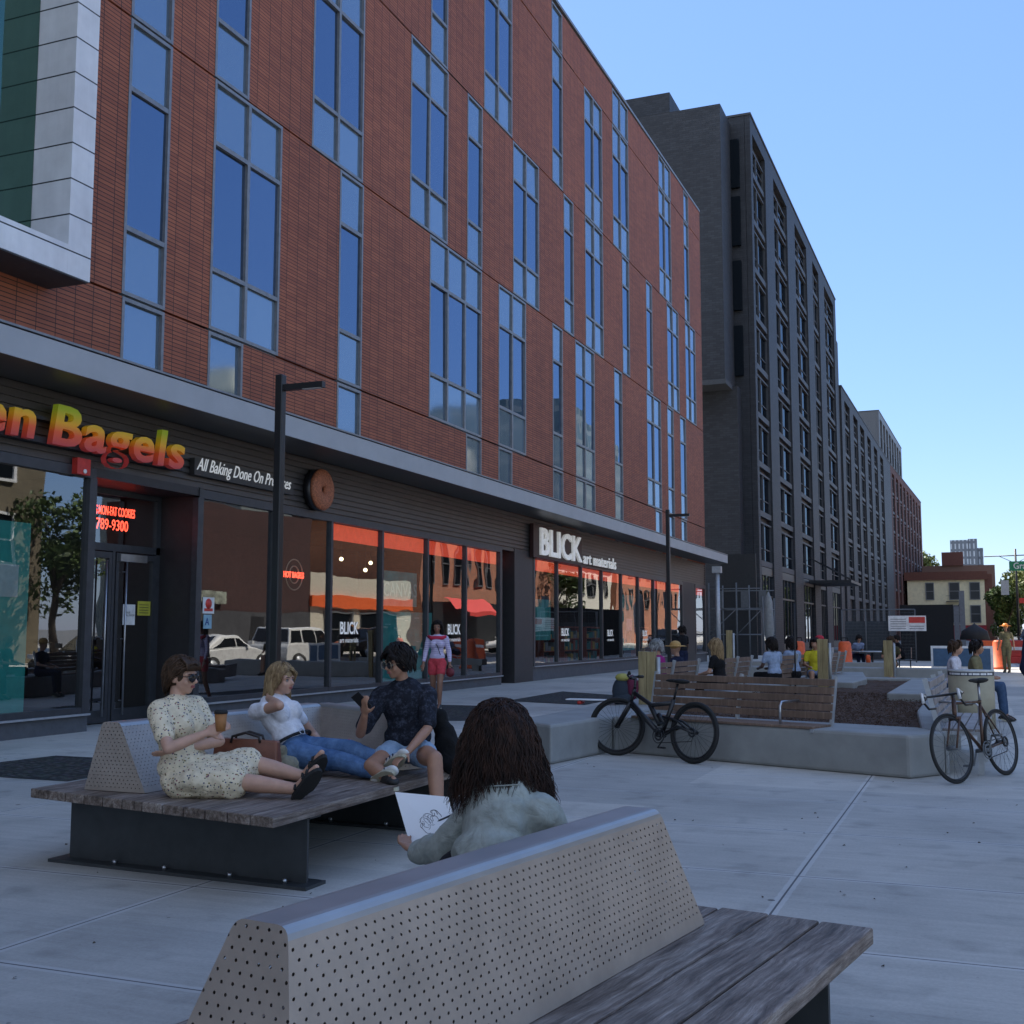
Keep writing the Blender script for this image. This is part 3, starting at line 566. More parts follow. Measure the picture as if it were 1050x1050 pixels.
# ------------------------------------------------------------------ dark brick buildings
CONCT = M('window_surround', (0.058, 0.062, 0.07), 0.6)
def rotbuild(P0, P1):
    a = V(*P0, 0); b = V(*P1, 0); d = (b - a).normalized(); n = V(d.y, -d.x, 0)   # n points to the street
    M4 = Matrix(((n.x, d.x, 0, a.x), (n.y, d.y, 0, a.y), (0, 0, 1, 0), (0, 0, 0, 1))); return M4, (b - a).length
def slab_building(name, label, P0, P1, h, depth, bays, floors, z_first, fh, mat, ground=True, cap=0.35, piers=0.45, recess=0.35):
    M4, L = rotbuild(P0, P1); root = thing(name, label, 'building', (P0[0], P0[1], 0))
    def B(mb, x0, y0, z0, x1, y1, z1): mb.box(x0, y0, z0, x1, y1, z1, M4)
    m = MB(); B(m, -depth, 0, 0, -recess - .02, L, h - .02); m.build('wall_core', mat, root)
    m = MB(); ys = [0]
    for a, c in bays: ys += [a, c]
    ys.append(L)
    for i in range(0, len(ys), 2): B(m, -recess, ys[i], 0, 0, ys[i + 1], h)
    for a, c in bays: B(m, -recess, a, h - 1.0, 0, c, h)
    m.build('pier', mat, root)
    m = MB(); B(m, -depth, -.05, h, .06, L + .05, h + cap * .4); m.build('roof_coping', M('coping_dark', (.05, .05, .055), .6), root)
    for a, c in bays:
        for k in range(floors):
            z0 = z_first + k * fh; z1 = z0 + fh * .74
            if z1 > h - 1.3: z1 = h - 1.9
            f = MB(); wd = .09; x0, x1 = -recess, -.16
            B(f, x0, a, z0, x1, a + wd, z1); B(f, x0, c - wd, z0, x1, c, z1)
            B(f, x0, a, z0 - .36, x1 + .06, c, z0); B(f, x0, a, z1, x1 + .03, c, z1 + .12)
            mid = a + (c - a) * (.42 if c - a > 3 else .5); B(f, x0, mid - .10, z0, x1 + .02, mid + .10, z1)
            for q in (a + wd, mid + .10): pass
            B(f, x0, a, z0 + .75, x1 - .06, c, z0 + .82)
            o = f.build('window', CONCT, root)
            g = MB(); p = [M4 @ V(-.27, y, z) for y, z in ((a, z0), (c, z0), (c, z1), (a, z1))]; g.quad(*p); g.build('pane', G_DARK, o)
    return root, M4, L
by = [(0.7, 5.3), (8.6, 14.6), (18.4, 24.8), (28.4, 32.4), (36.2, 43.2)]
bb, M4, L = slab_building('dark_brick_building', 'tall charcoal brick apartment block with stacked windows beside the red tiled building', (-12.3, 71.3), (-12.0, 116.3), 34.4, 22, by, 9, 5.9, 3.15, DBRICK)
for a, c in by:
    m = MB()
    for q in range(1, 4): m.box(-.30, a + (c - a) * q / 4 - .05, .6, -.14, a + (c - a) * q / 4 + .05, 5.0, M4)
    m.box(-.30, a, 3.6, -.13, c, 3.72, M4); m.box(-.33, a, 5.0, -.10, c, 5.5, M4); m.box(-.33, a, 0, -.12, c, .6, M4)
    m.build('shopfront_frame', DARK, bb)
G_FS = glassmat('far_shop_glass', None, .22, base=(.01, .012, .014))
for a, c in by: m = MB(); m.quad(*[M4 @ V(-.2, y, z) for y, z in ((a, .6), (c, .6), (c, 5.0), (a, 5.0))]); m.build('shop_window', G_FS, bb)
# rear wing with end wall, slot windows and an overhang
m = MB(); m.box(-34, 68.0, 16.6, -13.55, 71.2, 33.9); m.build('upper_end_wall', DBRICK, bb)
m = MB(); m.box(-34, 70.0, 0, -13.2, 71.25, 16.55); m.build('lower_end_wall', DBRICK, bb)
m = MB(); m.box(-34, 67.95, 16.3, -13.5, 71.2, 16.6); m.build('overhang_soffit', CONCT, bb)
m = MB(); m.box(-34.0, 68.4, 33.9, -13.6, 71.0, 34.05); m.build('end_coping', M('coping_dark', (.05, .05, .055), .6), bb)
m = MB(); m.box(-23.5, 70, 34.0, -17.2, 74, 36.2); m.build('roof_bulkhead', DBRICK, bb)
for z in (17.4, 21.6, 25.8, 29.6):
    f = MB(); f.box(-13.54, 71.0, z, -13.0, 71.28, z + 3.2); o = f.build('slot_window', G_DARK, bb)
b2 = [(2.6, 7.5), (11, 15.5), (18, 23), (26.5, 31), (35, 40), (44, 49)]
slab_building('dark_brick_building', 'lower charcoal brick block beyond the tall one, windows in dark columns', (-12.3, 122.5), (-11.53, 184), 26.9, 20, b2, 7, 5.2, 3.05, DBRICK)
m = MB(); m.box(-13.2, 116.6, 0, -12.5, 122.4, 31.5); link_b = tag(m.build('brick_link_block', DBRICK), 'narrow recessed dark brick link between the tall block and the lower block', 'building')
BB = brickmat('brown_brick', (0.15, 0.062, 0.05), (0.10, 0.042, 0.036), (.05, .03, .03), .5, .2, .02, .5, 'any')
slab_building('brown_brick_building', 'brown brick block at the far end of the dark row with many narrow windows', (-11.53, 184.2), (-9.6, 242), 26.9, 20, [(2 + i * 6.2, 5.6 + i * 6.2) for i in range(9)], 6, 8.0, 3.0, BB)
rt, _, _ = slab_building('rooftop_block', 'glazed grey rooftop block set back above the dark brick row', (-13.4, 190), (-12.4, 232), 36.5, 26, [(1.5 + i * 5, 5.2 + i * 5) for i in range(8)], 1, 29.5, 4.5, M('grey_cladding', (.12, .125, .135), .5))
# awning, green banner
t = thing('metal_awning', 'thin dark steel awning sticking out of the charcoal block over the far pavement', 'awning', (-12, 100, 4.6)); m = MB(); m.box(-12.1, 92, 5.2, -8.9, 100, 5.4); m.build('awning_plate', DARK, t); m = MB()
for y in (92.3, 96, 99.7): m = MB(); m.tube([(-12.1, y, 7.2), (-9.0, y, 5.4)], .03, 5); m.build('tie_rod', DARK, t)
t = thing('street_light', 'tall pale grey light column with a box head at the end of the metal canopy', 'lamp post', (-10.9, 52, 0)); m = MB(); m.cyl((-10.9, 52, 0), .13, 4.15, 12, .10); m.build('pole', GALV, t); m = MB(); m.box(-11.1, 51.85, 4.1, -10.7, 52.15, 4.4); m.build('lamp_head', GALV, t)
# scaffold frames in the alley
t = thing('scaffold', 'galvanised tube scaffold with hanging grey sheets in the gap between the two buildings', 'scaffold', (-11.5, 60, 0)); m = MB()
for x in (-12.6, -11.2, -9.9):
    for y in (58, 61.5): m.tube([(x, y, 0), (x, y, 3.9 if x < -10 else 3.2)], .045, 6)
for z in (1.3, 2.6, 3.6):
    for y in (58, 61.5): m.tube([(-12.6, y, z), (-9.9, y, z)], .03, 6)
[m.tube([(x, 58, z), (x, 61.5, z)], .025, 6) for x in (-12.6, -9.9) for z in (1.3, 2.6)]; m.tube([(-12.6, 58, 1.3), (-11.2, 58, 2.6)], .025, 6); m.tube([(-11.2, 58, 1.3), (-9.9, 58, 2.6)], .025, 6); m.build('tube_frame', GALVD, t)
m = MB()
for x in (-12.3, -11.0, -10.1): m.box(x, 58.1, 2.65, x + .35, 58.14, 3.5)
m.build('sheet', GALVD, t); m = MB(); m.box(-12.8, 62.0, 0, -10.9, 62.1, 5.6); m.build('backing_board', DARK, t)
t = thing('folded_parasol', 'closed pale grey parasol standing by the alley scaffold', 'parasol', (-9.2, 55.5, 0)); m = MB(); m.tube([(-9.2, 55.5, 0), (-9.2, 55.5, .7)], .04, 8); m.build('pole', GALV, t); m = MB(); m.tube([(-9.2, 55.5, .6), (-9.2, 55.5, 1.5), (-9.2, 55.5, 2.9), (-9.2, 55.5, 3.35)], [.10, .24, .19, .02], 10); m.build('folded_canopy', M('grey_canvas', (.24, .25, .25), .8), t)

# ------------------------------------------------------------------ far end of the street
CREAM = M('cream_paint', (0.78, 0.70, 0.48), 0.8, 0, .1, 2)
DARKW = M('dark_pane', (.02, .024, .03), .35)
def small_building(name, label, x0, x1, y0, y1, h, wallm, wins, corn=None, face='-Y', winm=None, sur=None, extra=None):
    """box building with window openings on one face; wins = list of (a,c,z0,z1)"""
    root = thing(name, label, 'building', ((x0 + x1) / 2, y0, 0)); m = MB(); m.box(x0, y0, 0, x1, y1, h); m.build('wall', wallm, root)
    for a, c, z0, z1 in wins:
        f = MB(); d = .12; t_ = .12
        if face == '-Y':
            for p, q, r_, s_ in ((a - t_, a, z0 - t_, z1 + t_), (c, c + t_, z0 - t_, z1 + t_), (a, c, z1, z1 + t_), (a, c, z0 - t_, z0), (a, c, (z0 + z1) / 2 - .05, (z0 + z1) / 2 + .05)): f.box(p, y0 - d, r_, q, y0 + .02, s_)
            o = f.build('window', sur or GREYF, root); g = MB(); g.box(a, y0 - .04, z0, c, y0 - .02, z1); g.build('pane', winm or G_DARK, o)
        else:
            for p, q, r_, s_ in ((a - t_, a, z0 - t_, z1 + t_), (c, c + t_, z0 - t_, z1 + t_), (a, c, z1, z1 + t_), (a, c, z0 - t_, z0), (a, c, (z0 + z1) / 2 - .04, (z0 + z1) / 2 + .04)): f.box(x0 - d, p, r_, x0 + .02, q, s_)
            o = f.build('window', sur or GREYF, root); g = MB(); g.box(x0 - .04, a, z0, x0 - .02, c, z1); g.build('pane', winm or G_DARK, o)
    if corn:
        m = MB(); hh, pr, cm = corn; m.box(x0 - pr, y0 - pr, h - hh, x1 + pr, y1, h + .15); m.build('cornice', cm, root)
    return root
BROWN = M('brownstone', (.14, .055, .04), .8)
cr = small_building('cream_corner_building', 'cream painted three storey corner building with a brown cornice and a red shop front', -10.5, 1.25, 200, 216, 10.9,
    CREAM, [(-7.6, -6.5, 6.6, 9.2), (-4.0, -2.6, 6.6, 9.2), (-4.0, -2.6, 2.9, 5.5), (-.9, .45, 6.6, 9.2), (-.9, .45, 2.9, 5.5)], (1.2, .45, BROWN), winm=DARKW)
m = MB(); m.box(-5, 199.6, 0, 1.35, 199.98, 2.4); m.build('red_shopfront', M('maroon_paint', (.28, .02, .03), .6), cr); m = MB(); m.box(-.2, 199.5, .9, .9, 199.58, 1.7); m.build('lit_window', M('lit_orange', (1, .5, .2), .5, emit=(1, .45, .15), es=1.0), cr)
m = MB(); m.box(1.26, 200.1, 0, 2.4, 216, 10.6); m.build('side_wall', BROWN, cr)
m = MB()
for z in (6.2, 2.6): m.box(-4.6, 199.2, z, -2.2, 199.9, z + .08); m.box(-4.6, 199.2, z + .9, -2.2, 199.24, z + .95)
m.bar((-4.4, 199.4, 2.7), (-2.4, 199.4, 6.2), .1, .1); m.build('fire_escape', DARK, cr)
rb = small_building('brick_rooftop_building', 'brown brick building rising behind the cream corner building with a square chimney block', -9, 3.2, 222, 240, 13.2, M('brown_roof', (.17, .10, .08), .8), [])
m = MB(); m.box(-5.6, 221.5, 13.2, -2.0, 226, 15.6); m.build('chimney_block', M('dark_red_brick', (.13, .05, .04), .8), rb)
TW = brickmat('tower_grid', (0.50, 0.54, 0.58), (0.44, 0.48, 0.53), (.16, .18, .21), 1.5, 3.1, .55, 0.0, 'any')
t = thing('glass_tower', 'pale grey gridded high rise far behind the cream corner building', 'tower', (-5, 500, 0)); m = MB(); m.box(-9.2, 500, 0, -2.4, 520, 38.2); m.box(-2.4, 500.5, 0, 1.0, 520, 38.6); m.box(1.0, 503, 0, 3.2, 520, 35); m.build('tower_body', TW, t)
# ------------------------------------------------------------------ trees
def leafmat(n, c):
    m, nt, b = nodes(n); g = nt.nodes.new('ShaderNodeNewGeometry'); f = nz(nt, objco(nt), 1.2, 3)
    col = mixc(nt, g.outputs['Random Per Island'], tuple(x * .6 for x in c), tuple(x * 1.5 for x in c))
    nt.links.new(mixc(nt, 1.0, col, ramp(nt, f, [(.3, (.7, .7, .7)), (.7, (1.3, 1.3, 1.1))]), 'MULTIPLY'), b.inputs['Base Color'])
    b.inputs['Roughness'].default_value = .6; b.inputs['Transmission Weight'].default_value = 0; return m
LEAF = leafmat('leaf_green', (0.07, 0.115, 0.03)); LEAF2 = leafmat('leaf_yellowgreen', (0.12, 0.15, 0.035)); BARK = M('bark', (.07, .055, .045), .9)
def tree(label, x, y, h, r, leaf=LEAF, n=2600, ls=.35, seed=1, group='street trees', cz=.62, trunk=True):
    rnd = random.Random(seed); t = thing('street_tree', label, 'tree', (x, y, 0), group)
    m = MB(); top = V(x, y, h * .72); m.tube([(x, y, 0), (x + .1, y, h * .25), (x, y + .1, h * .45), top], [r * .07, r * .055, r * .04, r * .015], 8)
    blobs = []
    for i in range(11):
        a = rnd.uniform(0, 6.28); rr = r * rnd.uniform(.15, .68); c = V(x + math.cos(a) * rr, y + math.sin(a) * rr, h * cz + rnd.uniform(-.24, .28) * h)
        blobs.append((c, r * rnd.uniform(.28, .5))); b0 = V(x, y, h * rnd.uniform(.25, .5)); m.tube([b0, b0.lerp(c, .5) + V(0, 0, .2), c], [r * .03, r * .02, r * .006], 5)
    if trunk: m.build('trunk', BARK, t)
    m = MB()
    for i in range(n):
        c, br = blobs[rnd.randrange(len(blobs))]; d = V(rnd.gauss(0, 1), rnd.gauss(0, 1), rnd.gauss(0, .8)).normalized()
        p = c + d * br * rnd.uniform(.55, 1.08); q = Matrix.Rotation(rnd.uniform(0, 6.28), 3, V(rnd.random(), rnd.random(), rnd.random() + .1).normalized()); s_ = ls * rnd.uniform(.5, 1.2)
        m.add([p + q @ V(-s_, 0, 0), p + q @ V(0, -s_ * .45, 0), p + q @ V(s_, 0, 0), p + q @ V(0, s_ * .45, s_ * .2)], [(0, 1, 2, 3)])
    m.build('crown', leaf, t)
tree('broad sunlit yellow green tree at the far right behind the traffic signal', 7.2, 185, 10.8, 4.8, LEAF2, 4200, .36, 3, cz=.60)
tree('dark dense tree right of the cream corner building', 3.5, 160, 7.9, 2.6, LEAF, 5200, .30, 4, cz=.55)
tree('tall leafy tree behind the far right trees, farthest one', 9.5, 230, 13.0, 6.2, LEAF2, 5200, .5, 5, cz=.58)
tree('low dark tree behind the traffic barriers at the far right', 3.9, 185, 7.2, 3.0, LEAF, 5000, .28, 21, cz=.45)
tree('thin tree rising between the brown block and the cream building', -9.5, 262, 19, 4.5, LEAF2, 1800, .5, 6)
# ------------------------------------------------------------------ traffic signal, street name sign
t = thing('traffic_mast', 'tall steel mast arm with a green street name sign at the right edge', 'traffic signal', (3.6, 120, 0))
m = MB(); m.cyl((3.6, 120, 0), .14, 9.3, 10, .09); m.tube([(.8, 120, 8.62), (8, 120, 8.75)], .05, 6); m.tube([(3.6, 120, 7.9), (2.2, 120, 8.6)], .03, 5); m.tube([(3.6, 120, 7.9), (5.0, 120, 8.7)], .03, 5); m.build('mast', DARK, t)
m = MB(); m.box(3.0, 119.8, 7.2, 7.4, 119.86, 8.1); s_ = m.build('name_board', M('sign_green', (.01, .22, .10), .5), t); text('letters', 'Grand Ave', (3.35, 119.78, 7.38), .85, WHITEP, rot=(90, 0, 0), ext=.005, xs=.85, bold=.01, parent=t)
m = MB(); m.box(2.2, 119.7, 4.9, 2.9, 119.9, 6.3); m.build('signal_box', GALV, t); m = MB(); m.box(3.75, 119.7, 4.1, 4.4, 119.85, 4.6); m.build('red_plate', RED, t)

# ------------------------------------------------------------------ across the street (seen mirrored in the glass)
ORB = brickmat('orange_brick', (0.50, 0.20, 0.11), (0.42, 0.16, 0.09), (.35, .25, .2), .4, .13, .012, .5, 'any', bmp=.2)
TANB = brickmat('tan_brick', (0.17, 0.14, 0.09), (0.14, 0.115, 0.075), (.16, .14, .1), .4, .13, .012, .5, 'any', bmp=.2)
DRB = brickmat('dark_red_brick_wall', (0.075, 0.026, 0.022), (0.055, 0.02, 0.018), (.06, .04, .04), .4, .13, .012, .5, 'any', bmp=.2)
OX = 15.0
def wins_y(y0, y1, per, wd, rows): return [(y + (per - wd) / 2, y + (per + wd) / 2, a, c) for i in range(int((y1 - y0) / per)) for y in (y0 + i * per,) for a, c in rows]
small_building('tan_brick_house', 'tan brick row house with white trimmed windows, mirrored in the leftmost shop window', OX, OX + 14, 25, 41, 12.5, TANB, wins_y(25, 41, 3.0, 1.2, [(4.4, 6.6), (8.2, 10.4)]), (.7, .5, CREAM), 'X', sur=WHITEP)
sh_ = small_building('dark_red_shed', 'windowless dark red brick building across the street, mirrored in the shop glass', OX, OX + 3, 50, 63.5, 8.6, DRB, [], None, 'X')
m = MB(); m.box(OX - .12, 50.1, .1, OX - .01, 63.3, 2.6); m.build('grey_base_band', M('shed_grey', (.06, .06, .065), .7, var=.3, scale=1.5), sh_)
m = MB(); m.box(OX - .2, 50.6, 3.0, OX - .13, 54.2, 3.7); m.build('painted_board', M('shed_board', (.30, .32, .26), .7, var=.7, scale=3), sh_)
m = MB(); m.box(OX - .15, 57, .1, OX - .121, 58.2, 2.3); m.build('door', M('shed_door', (.02, .02, .022), .5), sh_)
lo = small_building('cream_low_shop', 'low cream block shop with a bright orange band, mirrored behind the white car', OX, OX + 12, 63.5, 78, 5.2, M('cream_block', (.62, .56, .44), .8), [(65, 69.5, .6, 2.7), (71, 76, .6, 2.7)], None, 'X')
m = MB(); m.box(OX - .25, 63.4, 3.0, OX - .01, 78.1, 3.8); m.build('orange_band', M('orange_paint', (.85, .14, .03), .6), lo)
ob = small_building('orange_brick_house', 'orange brick row building with tall arched windows, mirrored right of the walking woman', OX, OX + 14, 80, 107, 11.0, ORB, wins_y(80.5, 106, 2.6, 1.05, [(5.3, 8.5)]), (.7, .5, M('dark_cornice', (.08, .05, .04), .7)), 'X')
m = MB(); m.box(OX - .3, 80.2, .2, OX - .05, 106.8, 3.8); m.build('dark_shopfront', DARK, ob); m = MB(); m.add([V(OX - .35, 84, 4.1), V(OX - .35, 90, 4.1), V(OX - 1.8, 90, 3.0), V(OX - 1.8, 84, 3.0), V(OX - 1.8, 90, 2.7), V(OX - 1.8, 84, 2.7)], [(0, 1, 2, 3), (3, 2, 4, 5)]); m.build('red_awning', M('awning_red', (.7, .06, .05), .7), ob)
small_building('white_corner_house', 'white painted house with a yellow shop band, mirrored in the far glass bays', OX, OX + 12, 109, 128, 9.0, M('offwhite', (.68, .66, .58), .8), wins_y(110, 127, 3.4, 1.2, [(5.4, 7.6)]), (.5, .4, BROWN), 'X')
small_building('orange_brick_house', 'plain orange brick building beyond the white one, mirrored in the last bays', OX, OX + 12, 130, 160, 12.5, ORB, wins_y(131, 159, 3.4, 1.2, [(4.4, 6.6), (8.2, 10.6)]), (.6, .4, BROWN), 'X')
small_building('cream_tower_block', 'cream mid rise block behind the street front, mirrored in the lower red building windows', 28, 42, 98, 113, 21, M('cream_render', (.66, .60, .46), .8), wins_y(99, 112, 3.4, 1.4, [(11, 13), (14, 16), (17, 19)]), None, 'X')
small_building('grey_tower_block', 'grey mid rise block mirrored in the window above the canopy', 27, 39, 73, 84, 22, M('grey_render', (.16, .19, .19), .8), [], (1.8, .05, CREAM), 'X')
small_building('glass_high_rise', 'grey green high rise across the street, mirrored in the windows of the red building', 23, 39, 130, 170, 30, brickmat('hr_grid', (.10, .15, .15), (.20, .26, .26), (.38, .38, .33), 2.2, 3.2, .35, 0, 'any'), [], None, 'X')
tree('leafy tree across the street left of the dark red shed, mirrored in the glass', 12.6, 39.5, 7.6, 2.6, LEAF, 3200, .2, 11)
tree('leafy tree across the street by the white house, mirrored in the far bays', 12.6, 106, 8, 2.6, LEAF, 1600, .28, 12)
tree('leafy tree across the street beside the tan brick house', 12.6, 19, 8.5, 3.0, LEAF, 2000, .28, 13)
def car(label, x, y, body, kind, group='vehicles parked along the street', face=1):
    t = thing('parked_car', label, 'car', (x, y, -.126)); t['group'] = group
    L_, W_ = 4.75, 1.86; Hh = 1.78 if kind == 'suv' else 1.45; z0 = -.126
    belt = 1.06 if kind == 'suv' else .93; low = .34; hw = W_ / 2
    prof = [(-2.30, low), (-2.38, .62), (-2.30, belt - .18), (-1.25, belt), (2.25, belt + .02), (2.38, belt - .12), (2.38, .55), (2.28, low)] if kind == 'suv' else [(-2.30, low), (-2.36, .55), (-2.2, belt - .22), (-1.15, belt), (1.75, belt), (2.3, belt - .06), (2.38, .6), (2.3, low)]
    cab = [(-1.25, belt), (-.45, Hh - .03), (-.2, Hh), (1.9, Hh - .02), (2.22, belt + .01)] if kind == 'suv' else [(-1.15, belt), (-.35, Hh - .03), (-.1, Hh), (.9, Hh - .02), (1.7, belt)]
    m = MB()
    for pr_, w0, w1 in ((prof, hw, hw), (cab, hw * .95, hw * .76)):
        n = len(pr_); vs = []
        for sx_ in (-1, 1):
            for (s, z) in pr_: vs.append(V(x + sx_ * (w0 + (w1 - w0) * max(0, (z - belt) / (Hh - belt))), y + s * face, z + z0))
        m.add(vs, [tuple(range(n)), tuple(range(2 * n - 1, n - 1, -1))] + [(i, (i + 1) % n, n + (i + 1) % n, n + i) for i in range(n)])
    m.build('body', body, t, bevel=.05)
    for s in (-1.45, 1.45):
        for sx_ in (-1, 1):
            w_ = MB(); w_.tube([(x + sx_ * .70, y + s * face, z0 + .34), (x + sx_ * .945, y + s * face, z0 + .34)], .34, 20); o = w_.build('wheel', BLACKR, t)
            w_ = MB(); w_.tube([(x + sx_ * .94, y + s * face, z0 + .34), (x + sx_ * .955, y + s * face, z0 + .34)], .21, 16); w_.build('rim', GALV, o)
    WG = M('car_glass', (.01, .012, .015), .08); m = MB()
    def sidept(sx_, s, z): return V(x + sx_ * (hw * .95 + (hw * .76 - hw * .95) * (z - belt) / (Hh - belt) + .012), y + s * face, z + z0)
    zt, zb = Hh - .13, belt + .05
    for sx_ in (-1, 1):
        for a, c, ta, tc in ((-1.02, -.02, -.42, -.02), (.06, 1.02, .06, 1.02), (1.10, 2.02, 1.10, 1.82)) if kind == 'suv' else ((-.9, .02, -.3, .02), (.10, 1.35, .10, .80)): m.quad(sidept(sx_, a, zb), sidept(sx_, c, zb), sidept(sx_, tc, zt), sidept(sx_, ta, zt))
    for (s0, z0_), (s1, z1_) in ((cab[0], cab[1]), (cab[-1], cab[-2])):
        o_ = -.02 if s0 < 0 else .02; P_ = []
        for kk, sg in ((.12, -1), (.12, 1), (.88, 1), (.88, -1)): s_, z_ = s0 + (s1 - s0) * kk + o_, z0_ + (z1_ - z0_) * kk; P_.append(V(x + sg * (hw * .95 - hw * .19 * (z_ - belt) / (Hh - belt) - .09), y + s_ * face, z_ + z0 + .012))
        m.quad(*P_)
    m.build('side_glass', WG, t)
    for s, nm, mt in ((-2.33, 'headlight', WHITEP), (2.32, 'tail_light', RED)):
        for sx_ in (-1, 1): q = MB(); q.box(x + sx_ * .75 - .12, y + s * face - .05, z0 + .72, x + sx_ * .75 + .12, y + s * face + .05, z0 + .86); q.build(nm, mt, t)
    for sx_ in (-1, 1): q = MB(); q.box(x + sx_ * 1.0 - .09, y - .85 * face - .06, z0 + 1.05, x + sx_ * 1.0 + .09, y - .85 * face + .06, z0 + 1.2); q.build('wing_mirror', body, t)
    return t
WCAR = M('white_car_paint', (.78, .78, .76), .25); SCAR = M('silver_car_paint', (.4, .41, .43), .25, .6); KCAR = M('black_car_paint', (.015, .015, .017), .2); BCAR = M('blue_car_paint', (.03, .06, .14), .25)
car('white SUV parked on the street, mirrored in the glass behind the lamp post', 2.62, 42.9, WCAR, 'suv', face=-1)
car('silver estate car parked behind the white SUV, mirrored left of the lamp post', 2.62, 37.2, WCAR, 'sedan', face=-1)
car('dark saloon parked on the street nearest the camera', 2.62, 31.0, KCAR, 'sedan')
car('white saloon mirrored near the end of the first row of glass', 9.6, 84.0, WCAR, 'sedan')
car('blue SUV parked across the street in front of the orange brick house', 9.6, 90, BCAR, 'suv')
car('dark estate car far down the street at the right edge', 4.3, 112, KCAR, 'suv')
car('silver car far down the street beyond the traffic mast', 7.0, 132, SCAR, 'sedan')
car('black SUV parked across the street by the low cream shop', 9.6, 62, KCAR, 'suv')
car('silver saloon parked across the street before the white corner house', 9.6, 113, SCAR, 'sedan')

# ------------------------------------------------------------------ concrete planter with soil
t = thing('concrete_planter', 'low pale concrete planter with rounded edges round a bed of dark mulch', 'planter', (-2.5, 16, 0))
m = MB(); m.prism([(-5.1, 12.75), (-4.46, 12.22), (-4.23, 13.8), (-3.98, 20), (-3.3, 28), (-4.2, 28), (-5.0, 20)], 0, .44); m.build('planter_arm', CONC, t, bevel=.035)
m = MB(); m.prism([(-4.225, 13.80), (-.684, 12.41), (-.36, 12.9), (-.62, 13.45), (-4.0, 14.62), (-4.19, 14.6)], 0, .435); m.build('planter_wall', CONC, t, bevel=.035)
m = MB(); m.prism([(-.355, 12.905), (-.30, 28), (-.75, 28), (-.80, 16.5), (-.612, 13.452)], 0, .43); m.build('planter_wall', CONC, t, bevel=.035)
m = MB(); m.prism([(-1.44, 20.15), (-.756, 20.05), (-.752, 26.1), (-1.37, 26.1)], .1, .46); m.build('seat_slab', CONC, t, bevel=.02)
m = MB(); m.prism([(-3.6, 24.2), (-2.35, 24.0), (-2.25, 26.0), (-2.7, 30.2), (-3.3, 30.2)], .1, .46); m.build('seat_slab', CONC, t, bevel=.02)
m = MB(); m.prism([(-4.0, 28.01), (-.3, 28.01), (-.3, 28.5), (-4.1, 28.5)], 0, .40); m.build('planter_wall', CONC, t, bevel=.03)
MULCH = M('mulch_soil', (.062, .031, .016), .95, 0, .65, 30, 1.0)
rnd = random.Random(4); m = MB(); nx, ny = 40, 110; x0, x1, y0, y1 = -4.1, -.5, 13.3, 28.2
vs = [V(x0 + (x1 - x0) * i / nx, y0 + (y1 - y0) * j / ny, .335 + .05 * noise.noise(V(i * .35, j * .35, 0)) + rnd.uniform(-.008, .012)) for j in range(ny + 1) for i in range(nx + 1)]
m.add(vs, [(j * (nx + 1) + i, j * (nx + 1) + i + 1, (j + 1) * (nx + 1) + i + 1, (j + 1) * (nx + 1) + i) for j in range(ny) for i in range(nx)
    if (x0 + (x1 - x0) * (i + 1) / nx < -.62) and (y0 + (y1 - y0) * j / ny > 14.35 - .42 * (x0 + (x1 - x0) * i / nx + 4.1) * .9)])
for i in range(5000):
    x = rnd.uniform(-3.9, -.8); y = rnd.uniform(14.2, 22); a = rnd.uniform(0, 3.14); l = rnd.uniform(.012, .04)
    if y < 14.6 - .38 * (x + 4.1): continue
    m.bar((x, y, .35 + rnd.uniform(0, .03)), (x + math.cos(a) * l, y + math.sin(a) * l, .36 + rnd.uniform(0, .02)), .008, .005)
tag(m.build('mulch', MULCH), kind='stuff')
t = thing('concrete_ledge', 'long low concrete ledge behind the mulch bed where a person in shorts sits', 'ledge', (-4, 33.5, 0)); m = MB(); m.box(-7.0, 33.3, 0, -.5, 34.1, .47); m.build('ledge_block', CONC, t, bevel=.03)
t = thing('concrete_ledge', 'far concrete ledge with slots beside the cafe table', 'ledge', (-4, 40, 0)); m = MB(); m.box(-7.5, 39.5, .22, -2.5, 40.0, .45)
for x in (-7.3, -6.2, -5.1, -4.0, -2.9): m.box(x, 39.55, 0, x + .25, 39.95, .22)
m.build('ledge_block', CONC, t)
m = MB(); rnd = random.Random(12)
for i in range(90):
    x, y = rnd.uniform(-6, .9), rnd.uniform(2.5, 13) ** 1.0; a = rnd.uniform(0, 6.28); l = rnd.uniform(.008, .022)
    m.add([V(x, y, .004), V(x + l * math.cos(a), y + l * math.sin(a), .006), V(x + l * math.cos(a + 1), y + l * math.sin(a + 1), .012), V(x + l * .6 * math.cos(a + 2), y + l * .6 * math.sin(a + 2), .004)], [(0, 1, 2, 3)])
tag(m.build('leaf_litter', M('dry_leaf', (.06, .045, .03), .9)), kind='stuff')
